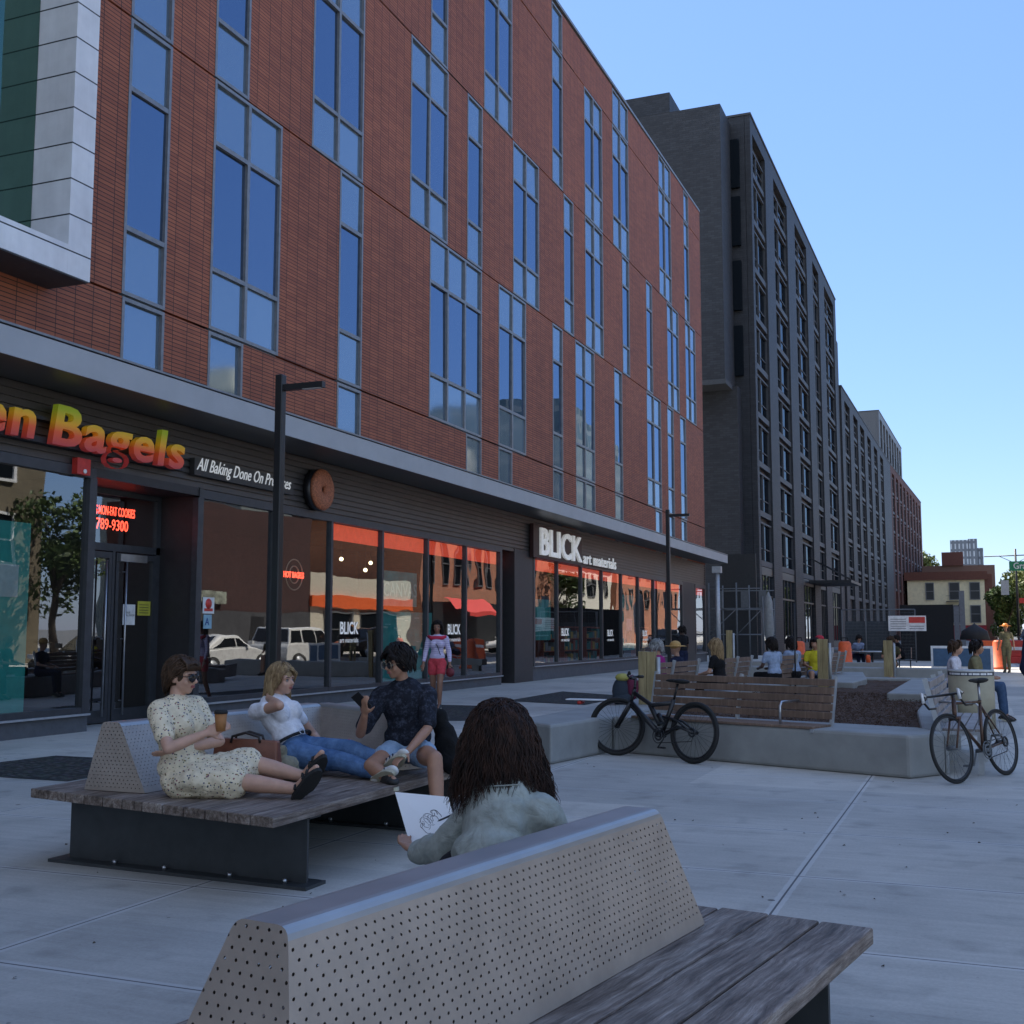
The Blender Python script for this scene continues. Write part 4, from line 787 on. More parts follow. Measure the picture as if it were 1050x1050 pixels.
# ------------------------------------------------------------------ slatted wooden benches
WOODL = woodmat('bench_slat_wood', (.20, .135, .10), (.14, .095, .07), 2, k=1.0)
def frame2(P0, P1, side):
    a = V(*P0, 0); d = (V(*P1, 0) - a); L = d.length; d.normalize(); n = V(-d.y, d.x, 0) * side
    return Matrix(((d.x, n.x, 0, a.x), (d.y, n.y, 0, a.y), (0, 0, 1, 0), (0, 0, 0, 1))), L
def slat_bench(label, P0, P1, side, zs=.46, zt=.97, arms=(), legs=False, mat=None, group='slatted wooden benches on the planter'):
    """P0-P1 back line on plan; side=+1/-1 which way the seat goes"""
    M4, L = frame2(P0, P1, side); t = thing('slatted_bench', label, 'bench', (P0[0], P0[1], 0), group); mat = mat or WOODL
    m = MB()
    for k in range(4): m.box(0.02, .05 + k * .105, zs - .03, L - .02, .05 + k * .105 + .095, zs, M4)
    m.build('seat', mat, t, bevel=.006)
    m = MB(); n = 5; h = (zt - zs - .06) / n
    for k in range(n):
        z = zs + .05 + k * h; o = -.10 * (k / n); lo = [V(x, y + o, zz) for zz in (z, z + h - .014) for x, y in ((.02, 0), (L - .02, 0), (L - .02, .028), (.02, .028))]
        lo = [M4 @ p for p in lo]; m.add(lo, [(3, 2, 1, 0), (4, 5, 6, 7), (0, 1, 5, 4), (1, 2, 6, 5), (2, 3, 7, 6), (3, 0, 4, 7)])
    m.build('backrest', mat, t, bevel=.004)
    for x in (.0, L * .5, L - .03):
        m = MB(); z0 = 0.0 if legs else zs - .05
        m.bar(M4 @ V(x, .02, zs - .03), M4 @ V(x, -.11, zt + .005), .03, .05); m.bar(M4 @ V(x, -.0, zs - .045), M4 @ V(x, .48, zs - .045), .03, .035)
        if legs: m.bar(M4 @ V(x, .08, 0), M4 @ V(x, .08, zs - .05), .03, .06); m.bar(M4 @ V(x, .42, 0), M4 @ V(x, .42, zs - .05), .03, .06)
        m.build('end_frame', GALV, t)
    for x in arms:
        m = MB(); m.tube([M4 @ V(x, -.04, zs + .24), M4 @ V(x, .36, zs + .24), M4 @ V(x, .40, zs + .20), M4 @ V(x, .40, zs - .0)], .014, 8); m.build('armrest', STEEL, t)
    return t
slat_bench('weathered slatted bench on the near planter wall behind the black mountain bike', (-3.80, 14.10), (-1.50, 13.22), -1, arms=(2.02,))
slat_bench('grey slatted bench seen end on beside the leaning road bike', (-.44, 13.1), (-.36, 15.7), -1, arms=(.6,), legs=True, mat=woodmat('grey_slats', (.30, .27, .26), (.2, .18, .17), 2))
for n, (a, c, lb) in enumerate((((-4.86, 17.3), (-4.58, 19.8), 'slatted bench behind the black bike, its back turned, nearest on the planter arm'), ((-4.42, 20.9), (-4.25, 23.0), 'slatted bench between the long haired blonde person and the two in pale blue shirts'), ((-3.80, 23.7), (-3.50, 26.0), 'slatted bench just left of the person in yellow'), ((-3.2, 27.2), (-3.1, 29.2), 'slatted bench right of the middle timber post'))):
    slat_bench(lb, a, c, 1, zs=.47, zt=1.0)
# ------------------------------------------------------------------ perforated steel benches
PERF_T = perfmat('perforated_steel', (.45, .385, .33), .42, .55); STEELP = M('bench_steel', (.40, .39, .38), .42, .7, .12, 3)
PLANK = [woodmat('weathered_plank', (.155, .145, .14), (.055, .05, .05), 0, .7), None]
def plankmat(name, ang):
    m, nt, b = nodes(name); tc = nt.nodes.new('ShaderNodeTexCoord'); mp = nt.nodes.new('ShaderNodeMapping'); mp.inputs['Rotation'].default_value = (0, 0, ang); nt.links.new(tc.outputs['Object'], mp.inputs[0])
    mp2 = nt.nodes.new('ShaderNodeMapping'); mp2.inputs['Scale'].default_value = (30, 2.2, 30); nt.links.new(mp.outputs[0], mp2.inputs[0])
    di = nz(nt, mp.outputs[0], 3.0, 2); ad = nt.nodes.new('ShaderNodeVectorMath'); cb = nt.nodes.new('ShaderNodeCombineXYZ'); nt.links.new(mth(nt, 'MULTIPLY', di, 2.2), cb.inputs[0]); nt.links.new(mp2.outputs[0], ad.inputs[0]); nt.links.new(cb.outputs[0], ad.inputs[1])
    f = nz(nt, ad.outputs[0], 1.0, 7, 0.75); mp3 = nt.nodes.new('ShaderNodeMapping'); mp3.inputs['Scale'].default_value = (110, 3, 110); nt.links.new(mp.outputs[0], mp3.inputs[0]); g = nz(nt, mp3.outputs[0], 1.0, 4, .7); h = nz(nt, mp.outputs[0], 5, 4)
    geo = nt.nodes.new('ShaderNodeNewGeometry')
    col = ramp(nt, f, [(.30, (.040, .026, .018)), (.44, (.15, .112, .088)), (.58, (.28, .235, .20)), (.74, (.47, .43, .39))])
    col = mixc(nt, 1.0, col, ramp(nt, g, [(.35, (.62,) * 3), (.6, (1.12,) * 3)]), 'MULTIPLY'); col = mixc(nt, 1.0, col, ramp(nt, h, [(.3, (.75, .72, .70)), (.7, (1.2, 1.2, 1.22))]), 'MULTIPLY')
    col = mixc(nt, 1.0, col, ramp(nt, geo.outputs['Random Per Island'], [(0, (.80, .78, .76)), (1, (1.15, 1.15, 1.15))]), 'MULTIPLY')
    nt.links.new(col, b.inputs['Base Color']); b.inputs['Roughness'].default_value = .62; bump(nt, b, mth(nt, 'ADD', f, mth(nt, 'MULTIPLY', g, .6)), .7, .006); return m
def ridge_back(t, M4, y0, y1, xf0, xf1, xt0, xt1, zs, zt, r=.022, e0=.03, e1=.03):
    """trapezoid backrest: foot xf0..xf1 at zs, top xt0..xt1 at zt, axis y0..y1, rounded top edges"""
    pf = V(xf1 - xt1, 0, zs - zt); prof = [(xf0, zs)]; 
    a0 = V(xf0, 0, zs); a1 = V(xt0, 0, zt); b1 = V(xt1, 0, zt); b0 = V(xf1, 0, zs)
    def fillet(p, q, s_):
        u = (p - q).normalized(); v = (s_ - q).normalized(); A = q + u * r * 1.3; B_ = q + v * r * 1.3; return [A.lerp(q, k) .lerp(q.lerp(B_, k), k) for k in (0, .25, .5, .75, 1)]
    pts = [a0] + fillet(a0, a1, b1) + fillet(a1, b1, b0) + [b0]
    ya = lambda p: y0 - e0 * (zt - p.z) / (zt - zs)
    yb = lambda p: y1 + e1 * (zt - p.z) / (zt - zs)
    m = MB(); acc = 0; cum = [0]
    for p, q in zip(pts, pts[1:]): acc += (q - p).length; cum.append(acc)
    for i, (p, q) in enumerate(zip(pts, pts[1:])):
        big = i in (0, len(pts) - 2); m.k = 0 if big else 1
        L = (q - p).length; A = M4 @ V(p.x, ya(p), p.z); B_ = M4 @ V(p.x, yb(p), p.z); C = M4 @ V(q.x, yb(q), q.z); D = M4 @ V(q.x, ya(q), q.z)
        v0, v1 = (0, L) if i == 0 else (L, 0)
        m.quad(A, B_, C, D, [(0.02, v0), (y1 - y0 + .02, v0), (y1 - y0 + .02, v1), (0.02, v1)])
    o = m.build('backrest', [PERF_T, STEELP], t)
    for p in o.data.polygons: p.use_smooth = False
    for y, s_ in ((y0, 1), (y1, -1)):
        m = MB(); vs = [M4 @ V(p.x, ya(p) if s_ > 0 else yb(p), p.z) for p in pts]; cx = (xt0 + xt1) / 2; m.add(vs, [tuple(range(len(vs)))]); m.uv[0] = [(p.x - xf0 + .012, p.z - zs + .02) for p in pts]
        m.build('end_plate', [PERF_T], t)
def steel_bench(label, M4, x0, x1, y0, y1, back, zs=.47, zt=.86, ang=0.0, legs=((.25, .1),), npl=7, pl='x'):
    t = thing('steel_bench', label, 'bench', tuple(M4 @ V((x0 + x1) / 2, y0, 0)), 'perforated steel benches with timber seats')
    m = MB(); n = npl; w_ = (x1 - x0) / n; rnd = random.Random(n)
    for k in range(n):
        e0 = rnd.uniform(-.006, .006) + (1.35 if x0 + (k + 1) * w_ < -2.2 else 0); m.box(x0 + k * w_ + .004, y0 + e0, zs - .055, x0 + (k + 1) * w_ - .004, y1 + rnd.uniform(-.01, .008), zs + rnd.uniform(-.0015, .0015), M4)
    m.build('seat', plankmat('plank_wood_%d' % n, ang), t, bevel=.007)
    ridge_back(t, M4, back[4], back[5], back[0], back[1], back[2], back[3], zs + .003, zt, e0=.07, e1=.19)
    for y in legs:
        m = MB(); m.box(x0 + .12, y, .02, x1 - .08, y + .02, zs - .075, M4); m.box(x0 + .04, y - .09, .0, x1 - .0, y + .11, .02, M4); m.box(x0 + .10, y - .05, zs - .075, x1 - .05, y + .07, zs - .057, M4)
        m.build('leg', M('bench_leg_steel', (.055, .06, .063), .5, .3), t)
        m = MB()
        for x in (.25, .5, .75): p = x0 + (x1 - x0) * x; m.tube([M4 @ V(p, y - .05, .02), M4 @ V(p, y - .05, .045)], .014, 8)
        m.build('anchor_bolt', STEEL, t)
    return t
th = R(9.5)
MA = Matrix(((math.cos(th), math.sin(th), 0, 0), (-math.sin(th), math.cos(th), 0, 0), (0, 0, 1, 0), (0, 0, 0, 1)))
steel_bench('perforated steel backrest bench with weathered planks in the foreground', MA, -2.74, -1.06, 1.60, 4.115, (-1.98, -1.572, -1.80, -1.655, 1.83, 3.66), zs=.47, zt=.88, ang=th, legs=(2.0, 3.82), npl=9)
bB = Matrix(((1, .05, 0, 0), (-.19, 1, 0, 0), (0, 0, 1, 0), (0, 0, 0, 1)))   # near end of the far bench is cut on the skew
bB = Matrix.Identity(4)
t = thing('steel_bench', 'perforated steel bench with timber deck where three women sit talking', 'bench', (-4.6, 5.9, 0), 'perforated steel benches with timber seats')
def skew(p): return V(p.x, p.y - .193 * (p.x + 3.60) * (1 if p.y < 6.6 else max(0, 1 - (p.y - 6.6) / 1.5)), p.z)
m = MB(); n = 12; x0, x1 = -5.72, -3.60; w_ = (x1 - x0) / n; rnd = random.Random(5)
for k in range(n):
    a = x0 + k * w_ + .004; c = x0 + (k + 1) * w_ - .004; N_ = 6; ys = [5.46 + (8.05 - 5.46) * i / N_ for i in range(N_ + 1)]
    vs = [skew(V(x, y, z)) for y in ys for x, z in ((a, .41), (c, .41), (c, .468), (a, .468))]
    m.add(vs, [(0, 1, 2, 3), tuple(4 * N_ + i for i in (3, 2, 1, 0))] + [(4 * i + k2, 4 * i + (k2 + 1) % 4, 4 * i + 4 + (k2 + 1) % 4, 4 * i + 4 + k2) for i in range(N_) for k2 in range(4)])
m.build('seat', plankmat('plank_wood_far', 0), t, bevel=.006)
m = MB(); m.prism([(-5.72, 8.06), (-3.60, 8.06), (-3.50, 8.5), (-4.2, 9.4), (-5.72, 9.2)], .41, .467); m.build('seat_wing', plankmat('plank_wood_wing', R(50)), t, bevel=.006)
ridge_back(t, Matrix(((1, .064, 0, -5.08 - .064 * 6.0), (0, 1, 0, 0), (0, 0, 1, 0), (0, 0, 0, 1))), 5.97, 8.15, -.26, .22, -.16, -.02, .472, .90)
d2 = V(.853, -.521, 0); n2 = V(-.521, -.853, 0)
ridge_back(t, Matrix(((n2.x, d2.x, 0, -5.0), (n2.y, d2.y, 0, 8.20), (0, 0, 1, 0), (0, 0, 0, 1))), .0, 1.20, -.26, .20, -.12, .0, .473, .898)
skew_full = skew
skew = lambda p: V(p.x, p.y - .055 * (p.x + 3.6), p.z)
for yy, xa, xb in ((5.93, -5.53, -3.68), (7.9, -5.53, -3.66)):
    m = MB(); P = [skew(V(x, y, 0)) for x, y in ((xa, yy), (xb, yy), (xb, yy + .02), (xa, yy + .02))]; m.prism([(p.x, p.y) for p in P], .02, .395)
    P = [skew(V(x, y, 0)) for x, y in ((xa - .09, yy - .1), (xb + .06, yy - .1), (xb + .06, yy + .12), (xa - .09, yy + .12))]; m.prism([(p.x, p.y) for p in P], 0, .02)
    P = [skew(V(x, y, 0)) for x, y in ((xa, yy - .05), (xb + .05, yy - .05), (xb + .05, yy + .07), (xa, yy + .07))]; m.prism([(p.x, p.y) for p in P], .395, .409)
    m.build('leg', M('bench_leg_steel', (.055, .06, .063), .5, .3), t)
    m = MB()
    for x in (-5.1, -4.7, -4.2, -3.8): p = skew(V(x, yy - .05, 0)); m.tube([p + V(0, 0, .02), p + V(0, 0, .045)], .014, 8)
    m.build('anchor_bolt', STEEL, t)
# ------------------------------------------------------------------ bicycles
def bicycle(label, F, Rr, lean, side, kind, steer=0.0):
    """F, Rr: ground contacts of front and rear wheel; lean in degrees towards side (+1 = left of travel)"""
    t = thing('bicycle', label, 'bicycle', (F[0], F[1], 0)); Rw = .345 if kind == 'mtb' else .34; tr = .026 if kind == 'mtb' else .014
    f = V(F[0] - Rr[0], F[1] - Rr[1], 0); wb = f.length; f.normalize(); left = V(-f.y, f.x, 0) * side; up = (V(0, 0, 1) * math.cos(R(lean)) + left * math.sin(R(lean))); sd_ = up.cross(f).normalized()
    o = V(Rr[0], Rr[1], 0)
    k = wb / 1.08
    def P(s, h, w_=0): return o + f * s * k + up * h + sd_ * w_
    PB = BLACKP if kind == 'mtb' else M('bike_brown', (.09, .05, .035), .35, .4)
    def wheel(c, ax, nm):
        w_ = MB(); w_.ring(c, ax, Rw - tr, tr, 48, 8); o_ = w_.build(nm, BLACKR, t)
        w_ = MB(); w_.ring(c, ax, Rw - 2 * tr - .008, .011, 48, 6); w_.build('rim', BLACKP if kind == 'mtb' else DARK, o_)
        w_ = MB(); u = Vector(ax).orthogonal().normalized(); v = Vector(ax).normalized().cross(u)
        for i in range(28): a = 2 * math.pi * i / 28; w_.tube([Vector(c) + Vector(ax) * (.03 if i % 2 else -.03), Vector(c) + (u * math.cos(a) + v * math.sin(a)) * (Rw - 2 * tr - .01)], .0016, 3)
        w_.tube([Vector(c) - Vector(ax) * .05, Vector(c) + Vector(ax) * .05], .022, 10); w_.build('spokes', GALVD if kind != 'mtb' else DARK, o_); return o_
    st = Matrix.Rotation(R(steer), 3, up)
    rc = P(0, Rw); fc = P(1.08, Rw); wheel(rc, sd_, 'rear_wheel'); wheel(fc, st @ sd_, 'front_wheel')
    bb_ = P(.44, .28); stt = P(.30, .70 if kind == 'mtb' else .78); hd = P(.86, .78); hb = P(.90, .64); r1, r2 = (.033, .026) if kind == 'mtb' else (.017, .015)
    m = MB(); m.tube([bb_, stt], r2, 10); m.tube([hb, bb_], r1, 10); m.tube([P(.86, .80), P(.91, .61)], .022, 10)
    if kind == 'mtb':
        m.tube([P(.86, .75), P(.60, .62), P(.32, .66)], r2, 10); m.tube([P(.62, .62), P(.47, .40)], .03, 10); m.tube([P(.40, .42), P(.5, .52)], .03, 10)
        for w_ in (-.045, .045): m.tube([bb_ + sd_ * w_ * .4, P(.2, .40, w_), P(0, Rw, w_)], .016, 8); m.tube([P(.42, .50, w_ * .5), P(.2, .46, w_), P(0, Rw, w_)], .013, 8)
    else:
        m.tube([P(.86, .77), P(.30, .765)], r2, 10)
        for w_ in (-.04, .04): m.tube([bb_ + sd_ * w_ * .4, P(0, Rw, w_)], .010, 8); m.tube([P(.31, .74), P(0, Rw, w_)], .008, 8)
    m.build('frame', PB, t)
    m = MB(); cr_ = fc - up * 0
    top = P(.91, .62)
    for w_ in (-.055, .055): q = st @ sd_; m.tube([top + q * w_, fc + q * w_], .017 if kind == 'mtb' else .010, 8)
    m.tube([top - (st @ sd_) * .06, top + (st @ sd_) * .06], .02, 8); m.tube([top, P(.855, .84)], .016, 8); m.build('fork', PB, t)
    q = st @ sd_; ff = st @ f; hp = P(.86, .92 if kind == 'mtb' else .86)
    m = MB(); m.tube([P(.858, .80), hp], .016, 8)
    if kind == 'mtb': m.tube([hp + ff * .07, hp + ff * .07 + q * .12 + up * .03, hp + q * .32 + up * .045], .012, 8); m.tube([hp + ff * .07, hp + ff * .07 - q * .12 + up * .03, hp - q * .32 + up * .045], .012, 8); m.tube([hp, hp + ff * .07], .016, 8)
    else:
        m.tube([hp, hp + ff * .10], .013, 8)
        for s_ in (-1, 1): m.tube([hp + ff * .10, hp + ff * .10 + q * .19 * s_, hp + ff * .17 + q * .21 * s_, hp + ff * .19 + q * .21 * s_ - up * .06, hp + ff * .13 + q * .21 * s_ - up * .12, hp + ff * .02 + q * .21 * s_ - up * .12], .012, 8)
    hbm = m.build('handlebar', BLACKP, t)
    for s_ in (-1, 1):
        m = MB()
        if kind == 'mtb': m.tube([hp + q * .22 * s_ + up * .04 + ff * .02, hp + q * .34 * s_ + up * .048 - ff * .005], .018, 8)
        else: m.tube([hp + ff * .16 + q * .21 * s_, hp + ff * .21 + q * .21 * s_ + up * .04, hp + ff * .20 + q * .21 * s_ - up * .06], .017, 8)
        m.build('grip', BLACKR if kind == 'mtb' else WHITEP, hbm)
    m = MB(); sp = P(.26, .88 if kind == 'mtb' else .95); m.tube([stt, sp], .014, 8); m.build('seat_post', STEEL if kind != 'mtb' else BLACKP, t)
    m = MB(); n_ = MB(); B3 = Matrix((f, sd_, up)).transposed(); m.ell(sp + up * .03 - f * .05, (.11, .075, .028), B3, 14, 8); m.ell(sp + up * .035 + f * .07, (.12, .028, .02), B3, 12, 6); m.build('saddle', BLACKR, t)
    m = MB(); m.ring(bb_ + sd_ * .05, sd_, .085, .006, 28, 5); m.ring(bb_ + sd_ * .05, sd_, .05, .012, 20, 5); m.tube([bb_ - sd_ * .07, bb_ + sd_ * .07], .02, 8)
    for s_, dirn in ((1, -1), (-1, 1)): e = bb_ + sd_ * .07 * s_ + (f * .10 - up * .135) * (1 if s_ < 0 else -1); m.tube([bb_ + sd_ * .07 * s_, e], .009, 6); m.tube([e, e + sd_ * .10 * s_], .012, 6); m.box(-.035, -.03, -.008, .035, .03, .008, Matrix.Translation(e + sd_ * .07 * s_) @ B3.to_4x4())
    m.build('crankset', GALVD if kind != 'mtb' else DARK, t)
    m = MB(); m.tube([bb_ + sd_ * .05 + up * .085, rc + sd_ * .045 + up * .04], .005, 5); m.tube([bb_ + sd_ * .05 - up * .085, rc + sd_ * .045 - up * .10, rc + sd_ * .045 - up * .03 - f * .03], .005, 5); m.ring(rc + sd_ * .045, sd_, .045, .012, 20, 5); m.build('chain', DARK, t)
    return t
bicycle('black full suspension mountain bike leaning on the planter wall', (-4.08, 13.42), (-3.02, 12.90), 7, -1, 'mtb', steer=28)
bicycle('worn brown road bike with drop handlebars leaning on the grey slatted bench', (-.235, 12.22), (.225, 13.12), 9, -1, 'road', steer=-6)
# ------------------------------------------------------------------ bin, posts, bag, skateboard
t = thing('litter_bin', 'round concrete litter bin with a dark lettered band round its rim', 'bin', (-.13, 19.3, 0))
m = MB(); m.cyl((-.13, 19.3, 0), .33, .80, 32, .335); m.build('bin_body', M('bin_stone', (.36, .33, .24), .8, 0, .1, 5, .2), t)
m = MB(); m.cyl((-.13, 19.3, .80), .335, .055, 32); m.build('rim_band', M('band_navy', (.02, .03, .06), .5), t)
m = MB(); m.cyl((-.13, 19.3, .855), .34, .025, 32); m.build('rim', M('rim_pale', (.5, .5, .48), .6), t)
m = MB()
for i in range(13): a = -2.6 + i * .17; m.box(-.025, -.003, -.015, .025 * (.5 + (i * 7 % 5) / 5), .003, .015, Matrix.Translation((-.13 + math.cos(a) * .338, 19.3 + math.sin(a) * .338, .828)) @ Matrix.Rotation(a + math.pi / 2, 4, 'Z'))
m.build('band_lettering', WHITEP, t)
YW = woodmat('yellow_timber', (.33, .26, .13), (.24, .18, .085), 2)
for x, y, z0, z1, w_, lb in ((-4.40, 16.1, .44, 1.19, .24, 'yellow timber post behind the black bicycle'), (-2.92, 24, .36, 1.32, .20, 'yellow timber post in the middle of the mulch bed'), (-2.08, 30, .36, 1.25, .21, 'yellow timber post farthest away, beside the seated person in shorts'), (-6.6, 33, 0, 1.5, .16, 'small yellow timber post behind the long haired blonde person')):
    t = thing('timber_post', lb, 'post', (x, y, z0), 'yellow timber posts'); m = MB(); m.box(x - w_ / 2, y - .06, z0, x, y + .06, z1); m.box(x + .003, y - .06, z0, x + w_ / 2, y + .06, z1 - .004); m.build('post', YW, t, bevel=.006)
    m = MB(); m.tube([(x + w_ / 2 + .04, y, z0), (x + w_ / 2 + .04, y, z1 - .08)], .03, 8); m.build('guard_tube', GALV, t)
t = thing('tree_stake', 'thin dark upright stake rising out of the mulch behind the wooden bench', 'stake', (-2.9, 20, .3)); m = MB(); m.tube([(-2.9, 20, .3), (-2.88, 20, 1.95)], .014, 6); m.build('rod', BLACKP, t)
t = thing('backpack', 'dark backpack with a yellow lid leaning against the near timber post', 'bag', (-4.78, 16.0, .44))
m = MB(); m.ell((-4.76, 16.0, .62), (.14, .11, .20)); m.ell((-4.74, 16.0, .52), (.16, .12, .12)); m.build('bag_body', M('bag_navy', (.02, .03, .045), .8), t); m = MB(); m.ell((-4.74, 16.0, .82), (.11, .10, .06)); m.build('bag_lid', M('bag_yellow', (.35, .32, .08), .7), t)
m = MB(); m.ell((-4.60, 16.02, .68), (.09, .09, .18)); m.build('side_pocket', M('bag_maroon', (.12, .01, .04), .8), t)
t = thing('skateboard', 'skateboard with pale deck and red wheels on the end of the planter arm', 'skateboard', (-5.1, 15.8, .44)); m = MB(); m.box(-5.5, 15.7, .50, -4.75, 15.88, .515); m.build('deck', WHITEP, t, bevel=.004)
for x in (-5.3, -4.92): m = MB(); m.tube([(x, 15.70, .467), (x, 15.88, .467)], .027, 12); m.build('wheel', RED, t)
# ------------------------------------------------------------------ far plaza: hoarding, fence, barrels, table
t = thing('dark_hoarding', 'black fabric covered hoarding at the end of the plaza', 'hoarding', (-2.3, 61, 0)); m = MB(); m.box(-3.5, 61, 0, -1.1, 61.1, 2.78); m.box(-3.6, 61.1, 0, -3.5, 72, 2.78); m.build('panel', M('black_mesh', (.012, .013, .015), .9), t)
t = thing('mesh_fence', 'galvanised temporary mesh fence panels left of the black hoarding', 'fence', (-4.5, 58, 0)); m = MB()
for x in (-6.1, -5.0, -3.9, -2.75): m.tube([(x, 58, 0), (x, 58, 2.5)], .03, 6)
m.tube([(-6.1, 58, 2.5), (-2.75, 58, 2.5)], .03, 6); m.tube([(-6.1, 58, .1), (-2.75, 58, .1)], .03, 6); m.build('fence_frame', GALVD, t)
m = MB()
for i in range(56): x = -6.1 + i * .06; m.tube([(x, 58, .1), (x, 58, 2.5)], .004, 3)
for i in range(16): m.tube([(-6.1, 58, .1 + i * .15), (-2.75, 58, .1 + i * .15)], .004, 3)
m.build('wire_mesh', GALVD, t); m = MB(); m.box(-6.0, 58.3, .1, -3.9, 58.32, 1.95); m.build('scrim', M('scrim_grey', (.05, .06, .07), .9), t)
t = thing('site_sign', 'white site notice board with a red heading on the fence', 'sign', (-3.1, 57.8, 1.8)); m = MB(); m.box(-3.95, 57.8, 1.48, -2.25, 57.83, 2.2); m.build('board', WHITEP, t); m = MB(); m.box(-3.02, 57.78, 1.86, -2.3, 57.795, 2.14); m.build('red_heading', RED, t)
m = MB()
for i in range(5): m.box(-3.85, 57.785, 1.58 + i * .11, -3.15, 57.795, 1.61 + i * .11)
for i in range(2): m.box(-3.0, 57.785, 1.58 + i * .11, -2.35, 57.795, 1.61 + i * .11)
m.build('print', M('print_grey', (.25, .25, .28), .7), t)
ORG = M('safety_orange', (.75, .12, .03), .6)
def barrel(x, y, lb):
    t = thing('traffic_barrel', lb, 'barrel', (x, y, 0), 'orange traffic barrels'); m = MB(); m.tube([(x, y, 0), (x, y, .08), (x, y, .09), (x, y, 1.05), (x, y, 1.12)], [.32, .32, .27, .21, .15], 16); m.build('barrel_body', ORG, t)
    for z in (.35, .75): m = MB(); m.tube([(x, y, z), (x, y, z + .12)], [.262 - z * .05, .258 - z * .06], 16); m.build('reflective_band', M('band_white', (.6, .55, .52), .5), t)
    m = MB(); m.tube([(x - .12, y, 1.12), (x - .1, y, 1.24), (x + .1, y, 1.24), (x + .12, y, 1.12)], .02, 6); m.build('handle', BLACKR, t)
barrel(-5.93, 42, 'orange traffic barrel left of the person in yellow'); barrel(-4.35, 42, 'orange traffic barrel beside the cafe table'); barrel(.72, 49, 'orange and white traffic barrel near the construction worker')
for i, (x0, x1, y, lb) in enumerate(((-.4, 1.0, 56, 'orange plastic barrier behind the two women by the bin'), (1.1, 2.4, 58, 'orange and red plastic barrier behind the construction worker'))):
    t = thing('plastic_barrier', lb, 'barrier', (x0, y, 0), 'orange plastic barriers'); m = MB(); m.prism([(x0, y), (x1, y), (x1, y + .3), (x0, y + .3)], 0, .3); m.prism([(x0 + .03, y + .08), (x1 - .03, y + .08), (x1 - .03, y + .22), (x0 + .03, y + .22)], .3, 1.05); m.build('barrier_body', ORG if i == 0 else RED, t, bevel=.03); m = MB(); m.box(x0 + .1, y + .06, .6, x1 - .1, y + .078, .75); m.build('reflective_band', WHITEP, t)
t = thing('notice_board', 'white framed blue poster board standing behind the two seated women', 'board', (-.5, 40, 0)); m = MB(); m.box(-1.45, 40, .05, .42, 40.06, 1.0); m.build('board', WHITEP, t); m = MB(); m.box(-1.38, 39.98, .35, -.2, 39.995, .92); m.box(-.1, 39.98, .25, .34, 39.995, .92); m.build('blue_print', M('poster_blue', (.05, .11, .20), .6), t); m = MB(); [m.tube([(x, 40.03, 0), (x, 40.03, .06)], .04, 6) for x in (-1.3, .3)]; m.build('foot', DARK, t)
for x, h, lb in ((-1.0, 2.75, 'shorter grey square post right of the hoarding'), (-.72, 3.55, 'taller grey square post right of the hoarding')): t = thing('steel_post', lb, 'post', (x, 64, 0), 'grey steel posts'); m = MB(); m.box(x - .13, 64, 0, x + .13, 64.26, h); m.build('post', M('post_grey', (.16, .17, .19), .6), t); m = MB(); m.box(x - .2, 63.95, 0, x + .2, 64.3, .05); m.build('base_plate', GALV, t)
t = thing('parasol', 'black cafe parasol over the heads of the two women by the bin', 'parasol', (-.11, 43, 0)); m = MB(); m.tube([(-.11, 43, 0), (-.11, 43, 1.75)], .02, 6); m.build('pole', DARK, t); m = MB(); m.tube([(-.11, 43, 1.18), (-.11, 43, 1.48), (-.11, 43, 1.72)], [.50, .42, .03], 10); m.build('canopy', M('black_canvas', (.015, .015, .018), .8), t)
t = thing('cafe_table', 'pale round cafe table where people lean over papers', 'table', (-3.6, 44, 0)); m = MB(); m.cyl((-3.6, 44, .72), .72, .03, 28); m.build('table_top', M('table_grey', (.4, .42, .43), .5), t); m = MB(); m.cyl((-3.6, 44, .02), .04, .70, 8); m.cyl((-3.6, 44, 0), .3, .02, 20); m.build('pedestal', DARK, t)
for x, y, sx_, lb in ((-4.75, 43.8, 1, 'pale metal cafe chair at the left of the table'), (-2.5, 44.3, -1, 'dark metal cafe chair at the right of the table')):
    t = thing('cafe_chair', lb, 'chair', (x, y, 0), 'cafe chairs'); cm = GALV if sx_ > 0 else DARK; m = MB(); m.box(x - .22, y - .22, .43, x + .22, y + .22, .46); m.build('seat', cm, t); m = MB(); m.box(x - .22 * sx_ - .015, y - .21, .5, x - .22 * sx_ + .015, y + .21, .88); m.build('backrest', cm, t)
    for a in (-1, 1):
        for b_ in (-1, 1): m = MB(); m.tube([(x + a * .2, y + b_ * .2, 0), (x + a * .19, y + b_ * .19, .44)], .012, 5); m.build('leg', cm, t)
t = thing('red_canister', 'small red canister on the far ledge below the cafe table', 'canister', (-3.38, 39.7, .45)); m = MB(); m.tube([(-3.38, 39.7, .45), (-3.38, 39.7, .65), (-3.38, 39.7, .70)], [.075, .075, .04], 14); m.build('canister_body', ORG, t)

